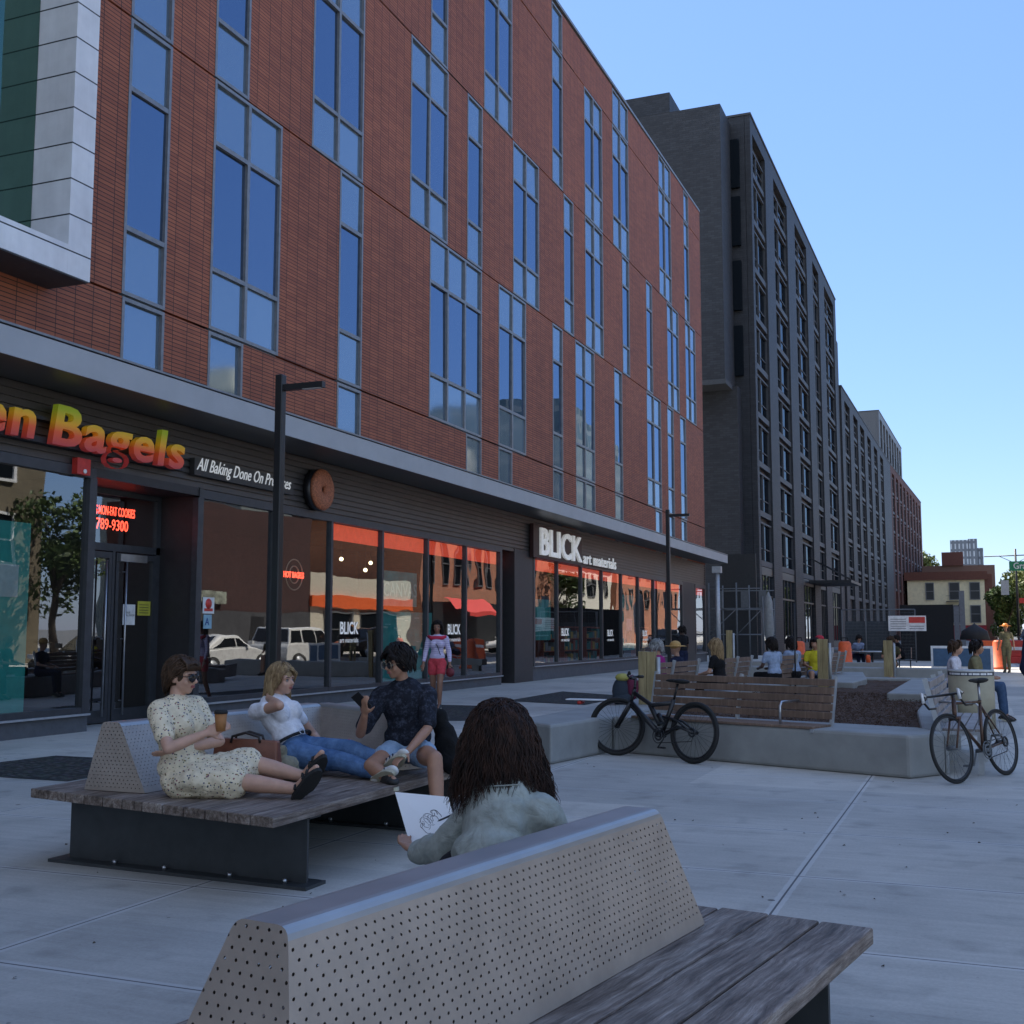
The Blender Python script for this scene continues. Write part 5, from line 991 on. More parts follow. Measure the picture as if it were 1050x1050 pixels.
# ------------------------------------------------------------------ people
def organic(name, prims, voxel, mats, parent, sm=3, fold=0.0, ff=14):
    m = MB()
    for p in prims:
        if p[0] == 'c':
            _, a, b, ra, rb = p[:5]; a = Vector(a); b = Vector(b); m.ell(a, (ra,) * 3, None, 14, 8); m.ell(b, (rb,) * 3, None, 14, 8)
            if (b - a).length > 1e-4: m.tube([a, b], [ra * .999, rb * .999], 14)
        else: _, c, r, B = p[:4]; m.ell(c, r, B, 18, 12)
    me = bpy.data.meshes.new(name); me.from_pydata([tuple(v) for v in m.v], [], m.f)
    o = bpy.data.objects.new(name, me)
    md = o.modifiers.new('r', 'REMESH'); md.mode = 'VOXEL'; md.voxel_size = voxel
    s_ = o.modifiers.new('s', 'SMOOTH'); s_.factor = .5; s_.iterations = sm
    me2 = evaluated_mesh(o); bpy.data.objects.remove(o)
    if fold:
        for v in me2.vertices:
            q_ = v.co + V(noise.noise(v.co * 5), noise.noise(v.co * 5 + V(7, 0, 0)), 0) * .06; n_ = (.28 - abs(noise.noise(q_ * ff * .8))) * 1.5 - .35 * abs(noise.noise(q_ * ff * 1.9)); v.co += v.normal * fold * n_
    me2.materials.clear()
    for mt in (mats if isinstance(mats, (list, tuple)) else [mats]): me2.materials.append(mt)
    for p in me2.polygons: p.use_smooth = True; p.material_index = 0
    return link(name, me2, parent)
def basis(x, y, z): return Matrix((x, y, z)).transposed()
SKIN = {'fair': skinmat('skin_fair', (.50, .29, .205)), 'tan': skinmat('skin_tan', (.36, .19, .12)), 'brown': skinmat('skin_brown', (.27, .135, .085)), 'dark': skinmat('skin_dark', (.09, .05, .035))}
HAIRC = {'brown': hairmat('hair_brown', (.035, .02, .012), (.075, .042, .024)), 'black': hairmat('hair_black', (.006, .005, .005), (.02, .014, .012)), 'blond': hairmat('hair_blond', (.16, .10, .05), (.36, .25, .13)), 'dkred': hairmat('hair_dark_auburn', (.010, .006, .005), (.045, .022, .015)), 'grey': hairmat('hair_grey', (.2, .2, .2), (.35, .35, .35))}
def fingers(w_, d, pn, s=1.0, curl=.6, thumb_side=1):
    """w_: wrist, d: hand direction, pn: palm normal. returns prims: palm + 5 bent fingers"""
    d = d.normalized(); pn = (pn - d * pn.dot(d)).normalized(); sd_ = d.cross(pn) * thumb_side
    pr = [('e', w_ + d * .048 * s, (.040 * s, .052 * s, .016 * s), basis(sd_, d, pn))]
    for i, (off, L) in enumerate(((.030, .070), (.010, .079), (-.010, .073), (-.029, .057))):
        p = w_ + d * .088 * s + sd_ * off * s; dd = d.copy(); q = p - d * .02 * s; r = .0088 * s
        for k in range(3):
            n_ = p + dd * L * s * (.45, .32, .25)[k]; pr.append(('c', q if k == 0 else p, n_, r, r * .93)); p = n_; r *= .93
            dd = (dd * math.cos(curl) + pn * math.sin(curl)).normalized()
    p = w_ + d * .028 * s + sd_ * .030 * s; dd = (d * .7 + sd_ * .6 + pn * .35).normalized(); q = p + dd * .042 * s; pr += [('c', p - sd_ * .01, q, .0125 * s, .0105 * s)]; dd = (dd + pn * .5 * curl + d * .3).normalized(); pr.append(('c', q, q + dd * .034 * s, .0105 * s, .008 * s))
    return pr
def head_mesh(t, hc, f, u, skin, s=1.0, vox=.006, feat=True, glasses=None, lip=(.35, .10, .09), brow='black'):
    f = f.normalized(); u = (u - f * u.dot(f)).normalized(); l = u.cross(f); B = basis(l, f, u)
    def H(a, b, c): return hc + l * a * s + f * b * s + u * c * s
    pr = [('e', H(0, -.012, .022), (.074 * s, .092 * s, .092 * s), B), ('e', H(0, .022, -.035), (.058 * s, .062 * s, .070 * s), B), ('e', H(0, .050, -.082), (.028 * s, .026 * s, .024 * s), B),
          ('c', H(0, .078, .006), H(0, .104, -.026), .009 * s, .0135 * s), ('e', H(.011, .088, -.030), (.009 * s, .010 * s, .008 * s), B), ('e', H(-.011, .088, -.030), (.009 * s, .010 * s, .008 * s), B),
          ('e', H(0, .078, -.052), (.024 * s, .012 * s, .007 * s), B), ('e', H(0, .076, -.063), (.020 * s, .012 * s, .008 * s), B), ('c', H(.045, .060, .018), H(-.045, .060, .018), .018 * s, .018 * s),
          ('e', H(.036, .055, -.03), (.024 * s, .024 * s, .028 * s), B), ('e', H(-.036, .055, -.03), (.024 * s, .024 * s, .028 * s), B)]
    for q in (-1, 1): pr += [('e', H(q * .076, -.008, -.010), (.010 * s, .020 * s, .032 * s), B)]
    o = []
    if feat:
        for q in (-1, 1):
            m = MB(); m.ell(H(q * .031, .073, -.002), (.0125 * s, .009 * s, .0085 * s), B, 12, 8); e = m.build('eye', M('eye_white', (.30, .28, .27), .5), t)
            m = MB(); m.ell(H(q * .031, .0795, -.002), (.0055 * s, .004 * s, .0055 * s), B, 10, 6); m.build('iris', M('iris_dark', (.03, .018, .01), .2), e)
            m = MB(); m.tube([H(q * .014, .0875, .017), H(q * .03, .086, .0225), H(q * .048, .074, .018)], [.0028 * s, .0034 * s, .0018 * s], 6); m.build('eyebrow', HAIRC[brow], t)
            m = MB(); m.tube([H(q * .018, .080, .005), H(q * .031, .0835, .0085), H(q * .045, .074, .004)], [.0016 * s, .0024 * s, .0016 * s], 6); m.build('eyelid', HAIRC['black'], t)
        m = MB(); m.ell(H(0, .0855, -.0525), (.023 * s, .007 * s, .0048 * s), B, 14, 8); m.ell(H(0, .0845, -.0605), (.020 * s, .008 * s, .0058 * s), B, 14, 8); m.build('lips', M('lips_%d' % int(lip[0] * 100), lip, .4), t)
    if glasses:
        m = MB()
        for q in (-1, 1): m.ell(H(q * .034, .097, -.003), (.029 * s, .005 * s, .025 * s), B @ Matrix.Rotation(-q * .25, 3, 'Z'), 18, 8)
        g = m.build('sunglasses', M('dark_lens', (.008, .008, .012), .12), t); m = MB()
        for q in (-1, 1): m.ring(H(q * .034, .098, -.003), f - l * q * .25, .028 * s, .0018, 20, 5); m.tube([H(q * .062, .090, .006), H(q * .080, .0, .006)], .0022, 5)
        m.tube([H(-.008, .102, .004), H(.008, .102, .004)], .002, 5); m.build('glasses_frame', M('frame_' + glasses, {'gold': (.4, .3, .2), 'black': (.01, .01, .01)}[glasses], .3, .3), g)
    return pr
def hair(t, hc, f, u, col, n=260, L=.3, s=1.0, spread=.02, wave=.012, part='back', r0=.006, seed=1, cap=1.07, coll=(), front=.25, gravity=V(0, 0, -1), puff=1.0, pull=None):
    rnd = random.Random(seed); f = f.normalized(); u = (u - f * u.dot(f)).normalized(); l = u.cross(f); B = basis(l, f, u); Bi = B.transposed()
    rad = V(.080, .098, .098) * s * cap; c0 = hc + (f * -.014 + u * .024) * s; m = MB()
    m.ell(c0 - f * .012 * s + u * .004 * s, tuple(rad * .985), B, 20, 14)
    for i in range(n):
        for _ in range(20):
            d = V(rnd.gauss(0, 1), rnd.gauss(0, 1), rnd.gauss(0, 1)).normalized()
            if d.z > -.15 and not (d.y > .52 and d.z < .45): break
        p = c0 + B @ V(d.x * rad.x, d.y * rad.y, d.z * rad.z); pts = [p.copy()]; vel = (B @ V(d.x, -abs(d.y) * .25, 0)) * .5; st = .022; ln = L * rnd.uniform(.78, 1.06); ph = rnd.uniform(0, 6.28); wd = V(rnd.gauss(0, 1), rnd.gauss(0, 1), 0).normalized()
        out = rnd.uniform(1.0, 1.10) * puff; k = 0; acc = 0
        while acc < ln and k < 40:
            g_ = gravity
            if pull is not None: g_ = ((pull - p).normalized() * .8 + gravity * .2)
            vel = (vel * .55 + g_ * .45 + wd * spread); vel.normalize(); p = p + vel * st
            q = Bi @ (p - c0); q2 = V(q.x / (rad.x * out), q.y / (rad.y * out), q.z / (rad.z * out)); dl = q2.length
            if dl < 1: q2 = q2 / dl; q = V(q2.x * rad.x * out, q2.y * rad.y * out, q2.z * rad.z * out)
            if q.y > rad.y * front and q.z < rad.z * .62: sgn = 1 if q.x > 0 else -1; q.x = sgn * max(abs(q.x), rad.x * (1.0 if q.z < .3 * rad.z else .55)); q.y -= .010 * s
            if q.z < -rad.z * .1 and q.y > rad.y * .1 and part != 'front': q.y -= .006
            p = c0 + B @ q
            for (cc, cr_) in coll:
                dv = p - cc
                if dv.length < cr_: p = cc + dv.normalized() * cr_
            w_ = l * math.sin(k * .9 + ph) * wave; pts.append(p + w_); acc += st; k += 1
        nn = len(pts); rr = [r0 * s * (1.15 - .95 * (j / (nn - 1)) ** 2) for j in range(nn)]
        m.tube(pts, rr, 5)
    return m.build('hair', HAIRC[col], t)
def limb_pts(J, a, b, k): return Vector(J[a]).lerp(Vector(J[b]), k)
def person(label, J, face, look, group=None, vox=.010, lod=0):
    """look: skin, hair, top, sleeve(0..2), bottom kind/mat, shoes, ..."""
    J = {k: Vector(v) for k, v in J.items()}; S = look.get('s', 1.0)
    t = thing('person', label, 'person', tuple(look.get('base', (J['pelvis'].x, J['pelvis'].y, J['pelvis'].z - .12))), group)
    up = (J['neck'] - J['pelvis']).normalized(); lat = (J['shL'] - J['shR']); lat = (lat - up * lat.dot(up)).normalized(); fw_ = lat.cross(-up).normalized(); 
    fwd = up.cross(lat) * -1; fwd = lat.cross(up) * 1.0
    # left is on the viewer's right when facing us: forward = up x right ... choose so that right x up... = forward
    rgt = -lat; fwd = up.cross(rgt).normalized()
    TB = basis(lat, fwd, up); Ls = (J['neck'] - J['pelvis']).length
    hl = (J['hipL'] - J['hipR']).normalized() if (J['hipL'] - J['hipR']).length > .02 else lat
    ch = J['pelvis'].lerp(J['neck'], .70); wa = J['pelvis'].lerp(J['neck'], .35)
    w_ = look.get('w', 1.0)
    torso = [('e', ch, (.145 * w_, .100, .17), TB), ('e', wa, (.118 * w_, .092, .14), TB), ('e', J['pelvis'] + up * .0, (.155 * w_, .110, .12), basis(hl, hl.cross(up) * -1, up)), ('c', J['shL'] - lat * .02, J['shR'] + lat * .02, .052, .052), ('c', ch + up * .08, J['neck'], .085, .05)]
    if look.get('bust', .0): torso += [('e', ch + fwd * .085 + lat * q * .062 - up * .02, (.058, .048, .06), TB) for q in (-1, 1)]
    neck = [('c', J['neck'] - up * .03, J['head'] - Vector(face).normalized() * .025 - V(0, 0, .05), .050 * S, .046 * S)]
    body = list(torso) + neck; arms = []; legs = []
    for sd_ in 'LR':
        el, wr = J['el' + sd_], J['wr' + sd_]; sh = J['sh' + sd_]
        arms += [('c', sh, el, .044, .036), ('c', el, wr, .036, .0245)]; hd = J.get('ha' + sd_, wr + (wr - el).normalized() * .1) - wr
        body += [('c', sh, sh.lerp(el, .5), .046, .041), ('c', sh.lerp(el, .5), el, .041, .035), ('c', el, el.lerp(wr, .35), .036, .036), ('c', el.lerp(wr, .35), wr, .036, .0245)]
        pn = look.get('palm' + sd_, V(0, 0, -1)); 
        if lod == 0: body += fingers(wr, hd, Vector(pn), S, look.get('curl' + sd_, .5), 1 if sd_ == 'L' else -1)
        else: body += [('e', wr + hd.normalized() * .06, (.03, .03, .07), basis(hd.normalized().orthogonal().normalized(), hd.normalized().cross(hd.normalized().orthogonal().normalized()), hd.normalized()))]
        if 'kn' + sd_ in J:
            hp, kn = J['hip' + sd_], J['kn' + sd_]; an = J.get('an' + sd_, kn + V(0, 0, -.4)); body += [('c', hp, hp.lerp(kn, .5), .088, .074), ('c', hp.lerp(kn, .5), kn, .074, .056), ('c', kn, kn.lerp(an, .35), .055, .054), ('c', kn.lerp(an, .35), an, .054, .034)]
            to = J.get('to' + sd_, an + V(face[0], face[1], 0).normalized() * .15 + V(0, 0, -.06)); fd = (to - an).normalized(); heel = an - fd * .03 + V(0, 0, -.02)
            body += [('c', an, an.lerp(to, .6), .034, .030), ('c', an.lerp(to, .5), to, .032, .020)]
    sk = SKIN[look['skin']]; body_mesh = organic('body', body + head_mesh(t, J['head'], Vector(face), V(*look.get('hup', (0, 0, 1))), sk, S, feat=lod == 0, glasses=look.get('glasses'), brow=look.get('brow', 'black')), vox, sk, t, 2)
    # garments
    def grow(prims, g): return [(p[0], p[1], p[2], p[3] + g, p[4] + g) if p[0] == 'c' else ('e', p[1], tuple(x + g for x in p[2]), p[3]) for p in prims]
    slv = look.get('sleeve', .6); top = grow([torso[0], torso[1], torso[3], ('c', ch + up * .05, J['neck'] - up * .045, .095, .066)] + [x for x in torso[5:]], .014 + look.get('loose', 0))
    if look.get('long', 1): top += grow([('e', J['pelvis'] + up * .07, (.148 * w_, .108, .09), TB)], .014 + look.get('loose', 0))
    for sd_ in 'LR':
        sh, el, wr = J['sh' + sd_], J['el' + sd_], J['wr' + sd_]; k = min(slv, 1); top.append(('c', sh, sh.lerp(el, k), .058 + look.get('loose', 0), .056 - .008 * k + look.get('loose', 0)))
        if slv > 1: top.append(('c', el, el.lerp(wr, slv - 1), .048 + look.get('loose', 0), .036 + look.get('loose', 0)))
    tn = look.get('topname', 'shirt'); organic(tn, top, vox, look['top'], t, 3, look.get('fold', .007), 11)
    bk = look.get('bottom')
    if bk:
        kind, bm_ = bk; bt = [('e', J['pelvis'], (.166 * w_, .122, .13), basis(hl, hl.cross(up) * -1, up))]
        for sd_ in 'LR':
            if 'kn' + sd_ not in J: continue
            hp, kn = J['hip' + sd_], J['kn' + sd_]; an = J.get('an' + sd_, kn + V(0, 0, -.4))
            if kind == 'shorts': bt += [('c', hp, hp.lerp(kn, .42), .100, .094)]
            elif kind == 'jeans': bt += [('c', hp, hp.lerp(kn, .5), .098, .084), ('c', hp.lerp(kn, .5), kn, .084, .068), ('c', kn, kn.lerp(an, .35), .067, .066), ('c', kn.lerp(an, .35), kn.lerp(an, look.get('cuff', .88)), .066, .058)]
            elif kind == 'skirt': bt += [('c', hp, hp.lerp(kn, .85), .115, .115)]
        if kind == 'skirt': a = J['hipL'].lerp(J['knL'], .8); b_ = J['hipR'].lerp(J['knR'], .8); bt += [('c', J['pelvis'], a.lerp(b_, .5), .13, .12), ('c', a, b_, .10, .10)]; bt += look.get('extra', [])
        organic({'shorts': 'shorts', 'jeans': 'jeans', 'skirt': 'skirt'}[kind], bt, vox, bm_, t, 3, look.get('fold2', .007), 10)
    sm_ = look.get('shoes')
    if sm_:
        for sd_ in 'LR':
            if 'an' + sd_ not in J: continue
            an = J['an' + sd_]; to = J.get('to' + sd_, an + V(face[0], face[1], 0).normalized() * .15 + V(0, 0, -.06)); fd = (to - an).normalized()
            sn = look.get('soleN' + sd_, V(0, 0, -1)); sn = Vector(sn); sn = (sn - fd * sn.dot(fd)).normalized(); sx_ = fd.cross(sn)
            heel = an - fd * .035 + sn * .035; tip = to + sn * .012
            if look.get('sandal'):
                m = MB(); L_ = (tip - heel).length + .06; Bs = basis(fd, sx_, sn); mid = heel.lerp(tip, .5) + sn * .026
                pts = [(math.cos(a) * L_ / 2 * (1.0), math.sin(a) * .046 * (1.12 if math.cos(a) > 0 else .86)) for a in [2 * math.pi * i / 20 for i in range(20)]]
                vs = [mid + Bs @ V(px, py, z) for z in (-.012, .016) for px, py in pts]; m.add(vs, [tuple(range(19, -1, -1)), tuple(range(20, 40))] + [(i, (i + 1) % 20, 20 + (i + 1) % 20, 20 + i) for i in range(20)]); sh_ = m.build('sandal', sm_, t)
                m = MB()
                for kk in (.25, .62, .78): c_ = heel.lerp(tip, kk) - sn * .0; m.tube([c_ + sx_ * .045 + sn * .02, c_ + sx_ * .034 - sn * .022, c_ - sn * .042, c_ - sx_ * .034 - sn * .022, c_ - sx_ * .045 + sn * .02], .0085, 6)
                m.tube([an + sx_ * .036 + sn * .0, an - fd * .036, an - sx_ * .036, an + fd * .03 - sn * .02, an + sx_ * .036], .008, 6); m.build('strap', sm_, sh_)
            else:
                sh_ = organic('shoe', [('c', heel, tip - fd * .03, .040, .036), ('c', an + sn * .01, an.lerp(tip, .55), .043, .036), ('e', tip - fd * .02, (.055, .042, .026), basis(fd, sx_, sn))], max(vox * .8, .007), sm_, t, 2)
                m = MB(); L_ = (tip - heel).length + .085; Bs = basis(fd, sx_, sn); mid = heel.lerp(tip, .5) + sn * .026; pts = [(math.cos(a) * L_ / 2, math.sin(a) * .045 * (1.08 if math.cos(a) > 0 else .9)) for a in [2 * math.pi * i / 20 for i in range(20)]]
                vs = [mid + Bs @ V(px, py, z) for z in (-.004, .018) for px, py in pts]; m.add(vs, [tuple(range(19, -1, -1)), tuple(range(20, 40))] + [(i, (i + 1) % 20, 20 + (i + 1) % 20, 20 + i) for i in range(20)]); m.build('sole', look.get('sole', M('sole_cream', (.42, .40, .30), .7)), sh_)
    return t, J, dict(up=up, lat=lat, fwd=fwd, TB=TB, ch=ch)
# -- woman in the floral dress
J1 = dict(pelvis=(-4.60,5.99,.585), neck=(-4.68,5.98,1.035), head=(-4.655,6.00,1.195), shR=(-4.70,5.84,.985), shL=(-4.66,6.15,1.00), elR=(-4.52,5.72,.78), wrR=(-4.37,5.87,.86), haR=(-4.30,5.93,.90), elL=(-4.46,6.14,.79), wrL=(-4.58,5.90,.755), haL=(-4.64,5.83,.74), hipR=(-4.58,5.91,.57), hipL=(-4.60,6.09,.57), knR=(-4.22,6.02,.565), knL=(-4.25,6.22,.65), anR=(-3.87,6.12,.525), anL=(-3.95,6.33,.57), toR=(-3.74,6.12,.66), toL=(-3.80,6.28,.73))
FLOR = clothmat('floral_cotton', (.70, .60, .43), kind='floral')
t1, J, fr = person('woman in a cream floral dress and black sandals holding a coffee cup', J1, (1, .10, -.06), dict(skin='fair', top=FLOR, topname='dress_top', sleeve=.62, loose=.012, bottom=('skirt', FLOR), shoes=BLACKR, sandal=True, glasses='black', w=1.08, bust=1, palmR=(0, 1, 0), curlR=.55, palmL=(.3, .6, .4), curlL=.25, fold=.010, fold2=.016, soleNR=(.75, -.55, -.2), soleNL=(.75, -.55, -.2), brow='brown', base=(-4.6, 6.0, .47),
    extra=[('e', V(-4.50, 5.98, .575), (.20, .19, .10), Matrix.Identity(3)), ('c', V(-4.35, 5.95, .545), V(-4.30, 6.22, .60), .075, .095)]), vox=.009)
hair(t1, J['head'], V(1, .1, -.06), V(0, 0, 1), 'brown', n=650, L=.15, r0=.0042, seed=2, wave=.006, pull=J['head'] + V(-.115, -.01, -.10), front=.1)
m = MB(); m.tube([J['head'] + V(.085, -.04 + .02 * i, .085 - abs(i - 2) * .006) for i in range(5)], .012, 6); 
for i in range(16): y = -.07 + .14 * i / 15; m.tube([J['head'] + V(.035, y * .8, .115), J['head'] + V(.083, y * .95, .082), J['head'] + V(.094, y * 1.0, .035)], [.007, .0065, .003], 5)
m.build('fringe', HAIRC['brown'], t1)
c = J['wrR'] + V(.075, .05, .075)
t = thing('coffee_cup', 'brown takeaway coffee cup with a black lid held by the woman in floral', 'cup', tuple(c - V(0, 0, .06))); m = MB(); m.tube([c - V(0, 0, .06), c + V(0, 0, .045)], [.028, .039], 20); m.build('cup_body', M('cup_kraft', (.34, .15, .05), .7), t); m = MB(); m.tube([c + V(0, 0, .045), c + V(0, 0, .058), c + V(0, 0, .068)], [.042, .041, .034], 20); m.build('lid', BLACKR, t)
# -- woman in the white tee
J2 = dict(pelvis=(-4.60,7.26,.62), neck=(-4.83,7.27,.975), head=(-4.765,7.30,1.12), shR=(-4.86,7.11,.90), shL=(-4.76,7.43,.90), elR=(-4.60,7.02,.955), wrR=(-4.80,7.18,.995), haR=(-4.87,7.26,1.01), elL=(-4.66,7.58,.70), wrL=(-4.50,7.48,.60), hipR=(-4.57,7.17,.60), hipL=(-4.58,7.35,.62), knR=(-4.15,7.12,.575), knL=(-4.20,7.32,.64), anR=(-3.79,7.05,.515), anL=(-3.84,7.22,.56), toR=(-3.66,6.99,.56), toL=(-3.64,7.10,.665))
DEN = clothmat('denim_blue', (.055, .115, .24), (.13, .23, .40), 'denim'); WT = clothmat('white_jersey', (.74, .74, .78))
t2, J, fr = person('blonde woman in a white tee and blue jeans with one hand behind her neck', J2, (.97, -.10, .02), dict(skin='fair', top=WT, sleeve=.42, bottom=('jeans', DEN), shoes=M('trainer_white', (.62, .62, .60), .6), bust=1, long=0, s=.97, palmR=(.3, .6, 0), curlR=.4, curlL=.5, soleNR=(.55, -.8, -.1), soleNL=(.55, -.8, -.1), cuff=.86, brow='brown', base=(-4.6, 7.26, .47), fold=.006), vox=.009)
hair(t2, J['head'], V(.97, -.1, .02), V(0, 0, 1), 'blond', n=800, L=.27, s=1.0, r0=.0042, seed=5, wave=.006, spread=.03, front=.05, coll=[(J['shL'], .07), (J['neck'] - V(0, 0, .06), .085)])
m = MB(); a = J['pelvis'] + fr['up'] * .085; m.tube([a + (fr['lat'] * math.cos(x) * .158 + fr['fwd'] * math.sin(x) * .122) for x in [2 * math.pi * i / 28 for i in range(28)]], .012, 6, True); m.build('belt', BLACKR, t2)
m = MB(); p = a + fr['fwd'] * .13; m.ring(p, fr['fwd'], .022, .004, 16, 5); m.build('buckle', STEEL, t2)
m = MB()
for nm in 'RL':
    an = J['an' + nm]; to = J['to' + nm]
    for kk in (.25, .42, .59): c_ = an.lerp(to, kk); m.tube([c_ + V(-.03, -.025, .02), c_ + V(-.005, -.055, -.012)], .006, 5)
m.build('shoe_stripes', M('stripe_navy', (.02, .025, .05), .6), t2)
# -- person in the dark patterned tee
J3 = dict(pelvis=(-3.83,7.52,.66), neck=(-3.84,7.46,1.085), head=(-3.865,7.40,1.25), shR=(-4.00,7.40,1.01), shL=(-3.67,7.50,1.02), elR=(-4.07,7.24,.76), wrR=(-3.97,7.12,.90), haR=(-3.955,7.08,.965), elL=(-3.60,7.36,.80), wrL=(-3.63,7.12,.665), haL=(-3.66,7.04,.62), hipR=(-3.90,7.45,.62), hipL=(-3.75,7.50,.62), knR=(-3.88,7.06,.56), knL=(-3.44,7.14,.62), anL=(-3.36,7.04,.20), toL=(-3.30,6.88,.06), anR=(-3.72,6.99,.50), toR=(-3.62,6.90,.50))
TEE = clothmat('dark_print_tee', (.014, .016, .024), (.06, .07, .10), 'mottle'); LDEN = clothmat('light_denim', (.18, .28, .42), (.36, .47, .60), 'denim')
t3, J, fr = person('person with short dark hair, round sunglasses, dark patterned tee and denim shorts holding a phone', J3, (-.42, -.90, -.12), dict(skin='tan', top=TEE, sleeve=.80, loose=.014, bottom=('shorts', LDEN), glasses='gold', palmR=(.2, .9, .1), curlR=.6, curlL=.3, base=(-3.83, 7.5, .47), s=.98, shoes=M('shoe_dark', (.02, .02, .02), .7)), vox=.009)
hair(t3, J['head'], V(-.42, -.9, -.12), V(0, 0, 1), 'black', n=650, L=.075, s=1.02, r0=.0055, seed=8, wave=.004, puff=1.10, front=.0, cap=1.10)
m = MB(); hd = J['head']; m.ell(hd + V(.06, .09, .05), (.055, .055, .05)); m.build('hair_bun', HAIRC['black'], t3)
c = J['haR'] + V(-.01, -.015, .03); t = thing('phone', 'black phone held up by the person in the dark patterned tee', 'phone', tuple(c)); m = MB(); m.box(-.036, -.004, -.07, .036, .004, .07, Matrix.Translation(c) @ Matrix.Rotation(R(-35), 4, 'Y') @ Matrix.Rotation(R(30), 4, 'X')); m.build('phone_body', BLACKP, t, bevel=.003)
t = thing('black_jacket', 'black jacket bundled behind the person in the dark patterned tee', 'jacket', (-3.55, 7.72, .47)); organic('jacket_cloth', [('e', V(-3.60, 7.70, .64), (.10, .09, .20), basis(V(.97, 0, .24), V(0, 1, 0), V(-.24, 0, .97))), ('e', V(-3.66, 7.70, .80), (.06, .06, .12), Matrix.Identity(3)), ('e', V(-3.54, 7.68, .53), (.13, .10, .06), Matrix.Identity(3))], .012, clothmat('black_cloth', (.012, .012, .013)), t, 3, .02, 9)
# -- bags on the bench
LEA = M('brown_leather', (.17, .055, .028), .45, 0, .25, 9, .3)
t = thing('leather_bag', 'brown leather tote bag between the floral dress and the white tee', 'bag', (-4.55, 6.62, .47)); B = basis(V(.96, .26, 0), V(-.26, .96, 0), V(0, 0, 1)); c = V(-4.50, 6.50, .47)
m = MB(); vs = [c + B @ V(1.15 * x * (1 if z < .1 else .93), y * (1 if z < .1 else .35), z + (.012 * math.sin(x * 20) if z > .1 else 0)) for z in (.0, .30) for x, y in ((-.20, -.09), (-.07, -.10), (.07, -.10), (.20, -.09), (.20, .09), (-.20, .09))]
m.add(vs, [(5, 4, 3, 2, 1, 0), (6, 7, 8, 9, 10, 11)] + [(i, (i + 1) % 6, 6 + (i + 1) % 6, 6 + i) for i in range(6)]); m.build('bag_body', LEA, t, bevel=.012)
m = MB()
for y in (-.04, .04): m.tube([c + B @ V(-.10, y, .28), c + B @ V(-.09, y, .32), c + B @ V(0, y, .345), c + B @ V(.09, y, .32), c + B @ V(.10, y, .28)], .009, 7)
m.build('bag_handle', M('dark_leather', (.02, .012, .01), .5), t)
t = thing('canvas_bag', 'folded olive canvas bag beside the brown leather tote', 'bag', (-4.38, 6.85, .47)); organic('bag_cloth', [('e', V(-4.40, 6.82, .55), (.07, .09, .09), basis(V(.8, 0, -.6), V(0, 1, 0), V(.6, 0, .8))), ('e', V(-4.33, 6.84, .505), (.14, .08, .035), Matrix.Identity(3)), ('e', V(-4.46, 6.80, .63), (.035, .07, .10), basis(V(.8, 0, -.6), V(0, 1, 0), V(.6, 0, .8)))], .011, clothmat('olive_canvas', (.25, .23, .17)), t, 3, .015, 12)
t = thing('red_wrapper', 'small crumpled red packet on the bench beyond the jeans', 'packet', (-4.42, 7.85, .47)); m = MB(); m.ell((-4.40, 7.72, .64), (.035, .03, .022)); m.ell((-4.44, 7.74, .65), (.03, .03, .02)); m.build('packet_body', RED, t)
m = MB(); m.tube([(-4.42, 7.73, .63), (-4.42, 7.73, .50)], .01, 5); m.build('packet_stick', WHITEP, t)
# -- the sketching woman seen from behind
J4 = dict(pelvis=(-1.70,3.98,.59), neck=(-1.70,4.15,.87), head=(-1.755,4.22,1.03), shR=(-1.53,4.10,.80), shL=(-1.83,4.25,.785), elL=(-2.02,4.27,.62), wrL=(-2.19,4.37,.572), haL=(-2.26,4.43,.585), elR=(-1.52,4.38,.58), wrR=(-1.90,4.52,.66), haR=(-2.00,4.54,.70), hipR=(-1.66,4.08,.57), hipL=(-1.84,4.05,.57), knR=(-1.80,4.50,.55), knL=(-1.93,4.42,.55), anR=(-2.10,4.70,.16), anL=(-2.35,4.60,.16))
JAC = clothmat('pale_jacket', (.34, .37, .34)); 
t4, J, fr = person('woman with a big dark mane and pale green jacket drawing, back to camera', J4, (-.66, .72, -.30), dict(skin='tan', top=JAC, topname='jacket', sleeve=1.82, loose=.016, bottom=('jeans', clothmat('dark_trousers', (.02, .02, .025))), palmL=(.6, -.3, .5), curlL=.6, palmR=(-.3, 0, -.9), curlR=.8, fold=.014, w=.88, base=(-1.7, 4.0, .47)), vox=.008)
hair(t4, J['head'], V(-.66, .72, -.30), V(0, 0, 1), 'dkred', n=5200, L=.285, s=1.12, r0=.0019, seed=11, wave=.012, spread=.15, puff=1.17, front=.5, coll=[(J['head'] + V(.03, -.01, -.12), .145), (J['neck'] - V(0, 0, .06), .14), (J['shL'], .09), (J['shR'], .09)], cap=1.14)
organic('hair_mass', [('e', J['head'] + V(.02, -.02, .0), (.105, .105, .11), Matrix.Identity(3)), ('e', J['head'] + V(.035, -.02, -.11), (.125, .115, .11), Matrix.Identity(3))], .012, HAIRC['dkred'], t4, 3, .012, 14)
for k_ in (-1, 1): m = MB(); m.tube([J['neck'].lerp(J['pelvis'], .12) + fr['lat'] * (k_ * .02 + .16 * k_ * q_) - fr['fwd'] * (.128 - .03 * q_) for q_ in (0, .33, .66, 1)], .003, 5); m.build('back_seam', JAC, t4)
